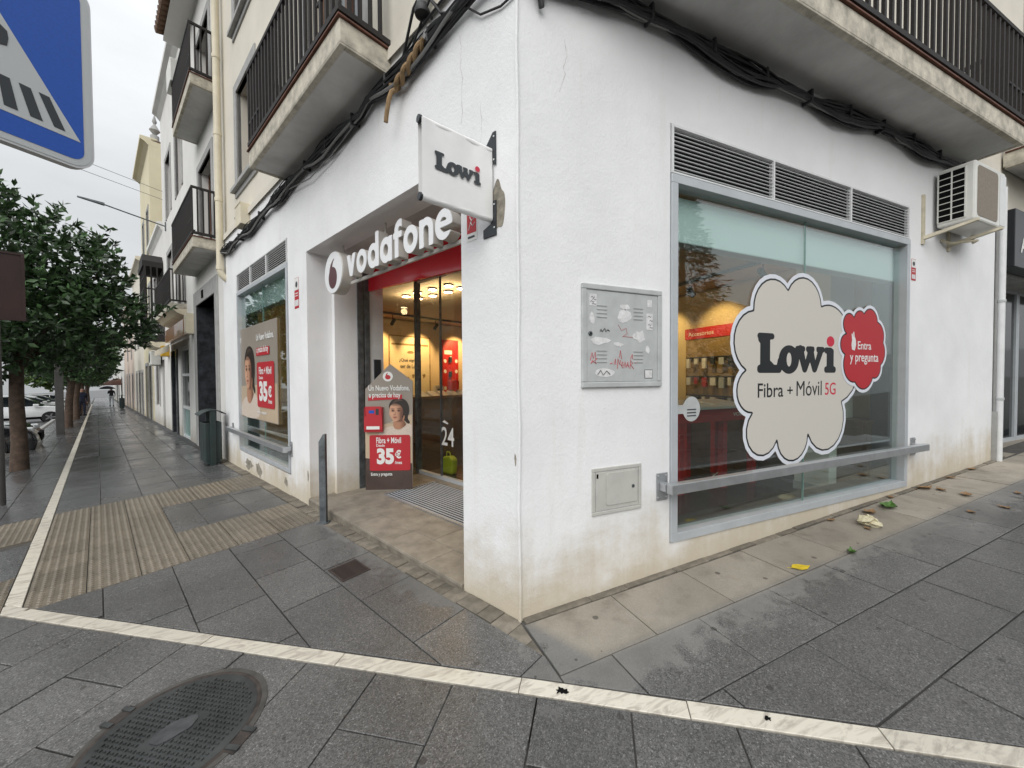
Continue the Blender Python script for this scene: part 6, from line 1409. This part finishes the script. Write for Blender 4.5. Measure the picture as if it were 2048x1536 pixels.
HR = math.atan2(-AN.y, -AN.x)
def cg(s_, v_): p = ground_A(s_, v_); return (p.x, p.y, p.z-.125)
car('white crossover parked nose to the kerb behind the first tree', cg(34.2, 5.05), HR, 'carwhite', 4.5, 1.62)
car('black car parked nose to the kerb at the picture edge', cg(16.3, 5.05), HR, 'cardark', 4.3, 1.5, suv=False)
car('white hatchback seen from behind far across the road', cg(58, 10.5), HR+R(70), 'carwhite', 4.1, 1.5)
car('pale grey car parked beyond the row of trunks', cg(44, 5.3), HR, 'cabinet', 4.3, 1.5); car('dark car parked beyond the trees near the standing person', cg(51, 5.3), HR, 'cardark', 4.3, 1.5); car('white car at the far end of the parking row', cg(62, 5.3), HR, 'carwhite', 4.3, 1.5)

# ================================================================ PEOPLE
def person(label, loc, rot, top, legs, stride=.12, umbrella=False):
    t = thing('person', label, 'person', loc, rot)
    J = {'pelvis': ((0, 0, .93), .135), 'waist': ((0, 0, 1.08), .13), 'chest': ((0, .01, 1.30), .155), 'neck': ((0, .0, 1.48), .055), 'head0': ((0, -.01, 1.56), .075), 'head1': ((0, -.015, 1.66), .095), 'head2': ((0, 0, 1.74), .07)}
    Ed = [('pelvis', 'waist'), ('waist', 'chest'), ('chest', 'neck'), ('neck', 'head0'), ('head0', 'head1'), ('head1', 'head2')]
    for s_, sg_ in (('l', -1), ('r', 1)):
        d = stride*sg_
        J.update({s_+'hip': ((.09*sg_, 0, .88), .095), s_+'knee': ((.10*sg_, -d*.5-.02, .49), .062), s_+'ank': ((.10*sg_, -d+.03, .09), .042), s_+'toe': ((.11*sg_, -d-.13, .04), .035),
                  s_+'sh': ((.17*sg_, 0, 1.40), .065), s_+'elb': ((.225*sg_, .03, 1.12), .046), s_+'wri': ((.22*sg_, -.08, .90), .033), s_+'hand': ((.21*sg_, -.11, .80), .030)})
        if umbrella and sg_ > 0: J['relb'] = ((.22, -.10, 1.16), .046); J['rwri'] = ((.14, -.24, 1.30), .033); J['rhand'] = ((.13, -.26, 1.36), .034)
        Ed += [('pelvis', s_+'hip'), (s_+'hip', s_+'knee'), (s_+'knee', s_+'ank'), (s_+'ank', s_+'toe'), ('chest', s_+'sh'), (s_+'sh', s_+'elb'), (s_+'elb', s_+'wri'), (s_+'wri', s_+'hand')]
    ks = list(J); me = bpy.data.meshes.new('body'); me.from_pydata([J[k][0] for k in ks], [(ks.index(a), ks.index(b)) for a, b in Ed], []); o = bpy.data.objects.new('body', me); COL.objects.link(o)
    md = o.modifiers.new('skin', 'SKIN'); o.modifiers.new('sub', 'SUBSURF').levels = 2
    for i, k in enumerate(ks): me.skin_vertices[0].data[i].radius = (J[k][1], J[k][1]*(.78 if k in ('chest', 'waist', 'pelvis') else 1)); me.skin_vertices[0].data[i].use_root = (i == 0)
    dg_ = bpy.context.evaluated_depsgraph_get(); m2 = bpy.data.meshes.new_from_object(o.evaluated_get(dg_)); bpy.data.objects.remove(o)
    for k in (top, legs, 'skinreal', 'hair'): m2.materials.append(M[k])
    for p in m2.polygons:
        c = p.center; p.use_smooth = True
        hand = c.z < .86 and abs(c.x) > .165 and not umbrella
        p.material_index = 3 if (c.z > 1.68 or (c.z > 1.54 and c.y > .0)) else 2 if (c.z > 1.49 or hand) else 1 if c.z < .94 else 0
    b = bpy.data.objects.new('body', m2); COL.objects.link(b); b.parent = t
    for sg_ in (-1, 1):
        MB().prismz([(.06*sg_-.0, -stride*sg_-.17), (.15*sg_, -stride*sg_-.17), (.15*sg_, -stride*sg_+.09), (.06*sg_, -stride*sg_+.09)], .0, .075).build('shoe', 'black', t, bevel=.02)
    if umbrella:
        MB().tube([(.13, -.26, 1.25), (.13, -.22, 1.9)], .009, 6).build('umbrella_stick', 'black', t)
        u = MB(); n = 16; pr = [(.02, .26), (.22, .22), (.42, .12), (.55, -.02)]; V = []
        for r_, z_ in pr:
            for q in range(n): a_ = 2*math.pi*q/n; k_ = 1 if q % 2 == 0 else .95; V.append((.25+r_*k_*math.cos(a_), -.22+r_*k_*math.sin(a_), 1.62+z_))
        u.add(V, [(i*n+q, i*n+(q+1) % n, (i+1)*n+(q+1) % n, (i+1)*n+q) for i in range(3) for q in range(n)] + [tuple(range(n))]); u.build('umbrella_canopy', 'cloth_dark', t)
    return t
person('person in dark jacket and pale trousers walking away under a black umbrella', gA(50, .9), math.atan2(AX.y, AX.x)+R(90), 'cloth_dark', 'cloth_pale', .16, True)
person('person in dark navy clothes standing by the tree trunks', gA(34.5, 2.45), math.atan2(AX.y, AX.x)-R(70), 'cloth_navy', 'cloth_navy', .05)
t = thing('parasol', 'brown cafe parasol far along the pavement by the houses', 'parasol', gA(58, .3)); MB().tube([(0, 0, 0), (0, 0, 2.6)], .03, 8).build('parasol_pole', 'post', t); MB().lathe([(1.4, 2.0), (.7, 2.45), (.05, 2.75)], 8).build('parasol_canopy', 'terracotta', t)

# ================================================================ LEAVES AND LITTER
def curled(name, label, x_, y_, m_, L, rot, curl=.4, seed=0, cat='leaf', group='fallen leaves on the pavement'):
    t = MB(); n = 9; V = []; rr = random.Random(seed)
    for i in range(n+1):
        u = i/n; w = L*.27*math.sin(math.pi*u**.85)**1.15 if 0 < i < n else L*.004
        z_ = .003+curl*L*.25*(2*u-1)**2*rr.uniform(.6, 1.3)
        for q in (-1, 0, 1): V.append((L*(u-.5), q*w, z_+abs(q)*curl*w*rr.uniform(.3, 1.0)))
    t.add(V, [(i*3+q, i*3+q+1, (i+1)*3+q+1, (i+1)*3+q) for i in range(n) for q in range(2)]); t.tube([(-L*.5, 0, .004), (-L*.7, L*.03, .006)], .0016, 5)
    o = t.build(name, m_, None, rot, (x_, y_, gz(x_, 0)+.002), smooth=True); tag(o, label, cat, group); return o
curled('fallen_leaf', 'bright yellow leaf lying flat on the second row of paving', 2.123, -.441, 'yleaf', .16, -.25, .12, 1)
curled('fallen_leaf', 'small upright green leaf on the paving joint near the yellow leaf', 2.684, -.497, 'gleaf', .11, .6, 1.0, 2)
curled('fallen_leaf', 'large green leaf curled beside the pale crumpled paper', 4.059, -.177, 'gleaf', .24, .2, .7, 3)
for k, (x_, y_, L, r_, lab) in enumerate(((3.756, -.154, .22, .1, 'broad brown leaf just behind the crumpled paper'), (5.065, -.093, .24, -.3, 'long reddish brown leaf at the foot of the wall past the window'), (5.134, -.198, .16, .9, 'curled brown leaf next to the long reddish leaf'), (5.129, -.39, .20, .3, 'orange brown leaf standing off the wall past the window'),
        (3.242, -.083, .12, -.2, 'small brown leaf under the window sill'), (4.517, -.60, .13, .7, 'brown leaf on the dark wet paving'), (6.461, -.053, .17, 0, 'tan leaf by the wall near the white downpipe'), (4.917, -.702, .15, 1.2, 'orange leaf at the picture edge on dark paving'), (4.42, -.051, .13, .5, 'crisp orange leaf against the wall below the window end'), (5.6, -.62, .12, .4, 'little yellowish leaf far out on the wet paving'), (3.30, -.33, .10, .9, 'tiny brown leaf touching the crumpled paper'), (5.8, -.07, .15, -.5, 'brown leaf in the wall angle beyond the window'))):
    curled('fallen_leaf', lab, x_, y_, 'bleaf', L*.78, r_, .55, 10+k)
rr = random.Random(5); cp = MB(); n, k_ = 12, 7; V = []
for i in range(k_):
    ph = math.pi*(i+.5)/k_
    for q in range(n): a_ = 2*math.pi*q/n; r_ = rr.uniform(.05, .115); V.append((r_*math.sin(ph)*math.cos(a_)*1.2, r_*math.sin(ph)*math.sin(a_), .035+.045*math.cos(ph)*rr.uniform(.5, 1.3)))
cp.add(V, [(i*n+q, i*n+(q+1) % n, (i+1)*n+(q+1) % n, (i+1)*n+q) for i in range(k_-1) for q in range(n)] + [tuple(range(n)), tuple((k_-1)*n+q for q in range(n-1, -1, -1))])
tag(cp.build('crumpled_paper', 'paper', None, .4, (3.426, -.294, gz(3.426, 0))), 'pale yellow crumpled paper on the beige paving below the window', 'litter')
for x_, y_, r_, sd, lab in ((-.035, -.575, .022, 4, 'black tar blot on the marble strip in the middle'), (.70, -1.10, .012, 7, 'small black tar blot on the marble strip')):
    t = MB().prismz([(a_, b_) for a_, b_ in blob(0, 0, r_, r_*.8, sd, 22, .5)], .0015, .004).build('tar_blot', 'black', None, 0, (x_, y_, gz(x_, 0)+.0005)); t.rotation_euler = (0, TILT, 0); tag(t, lab, 'stain')
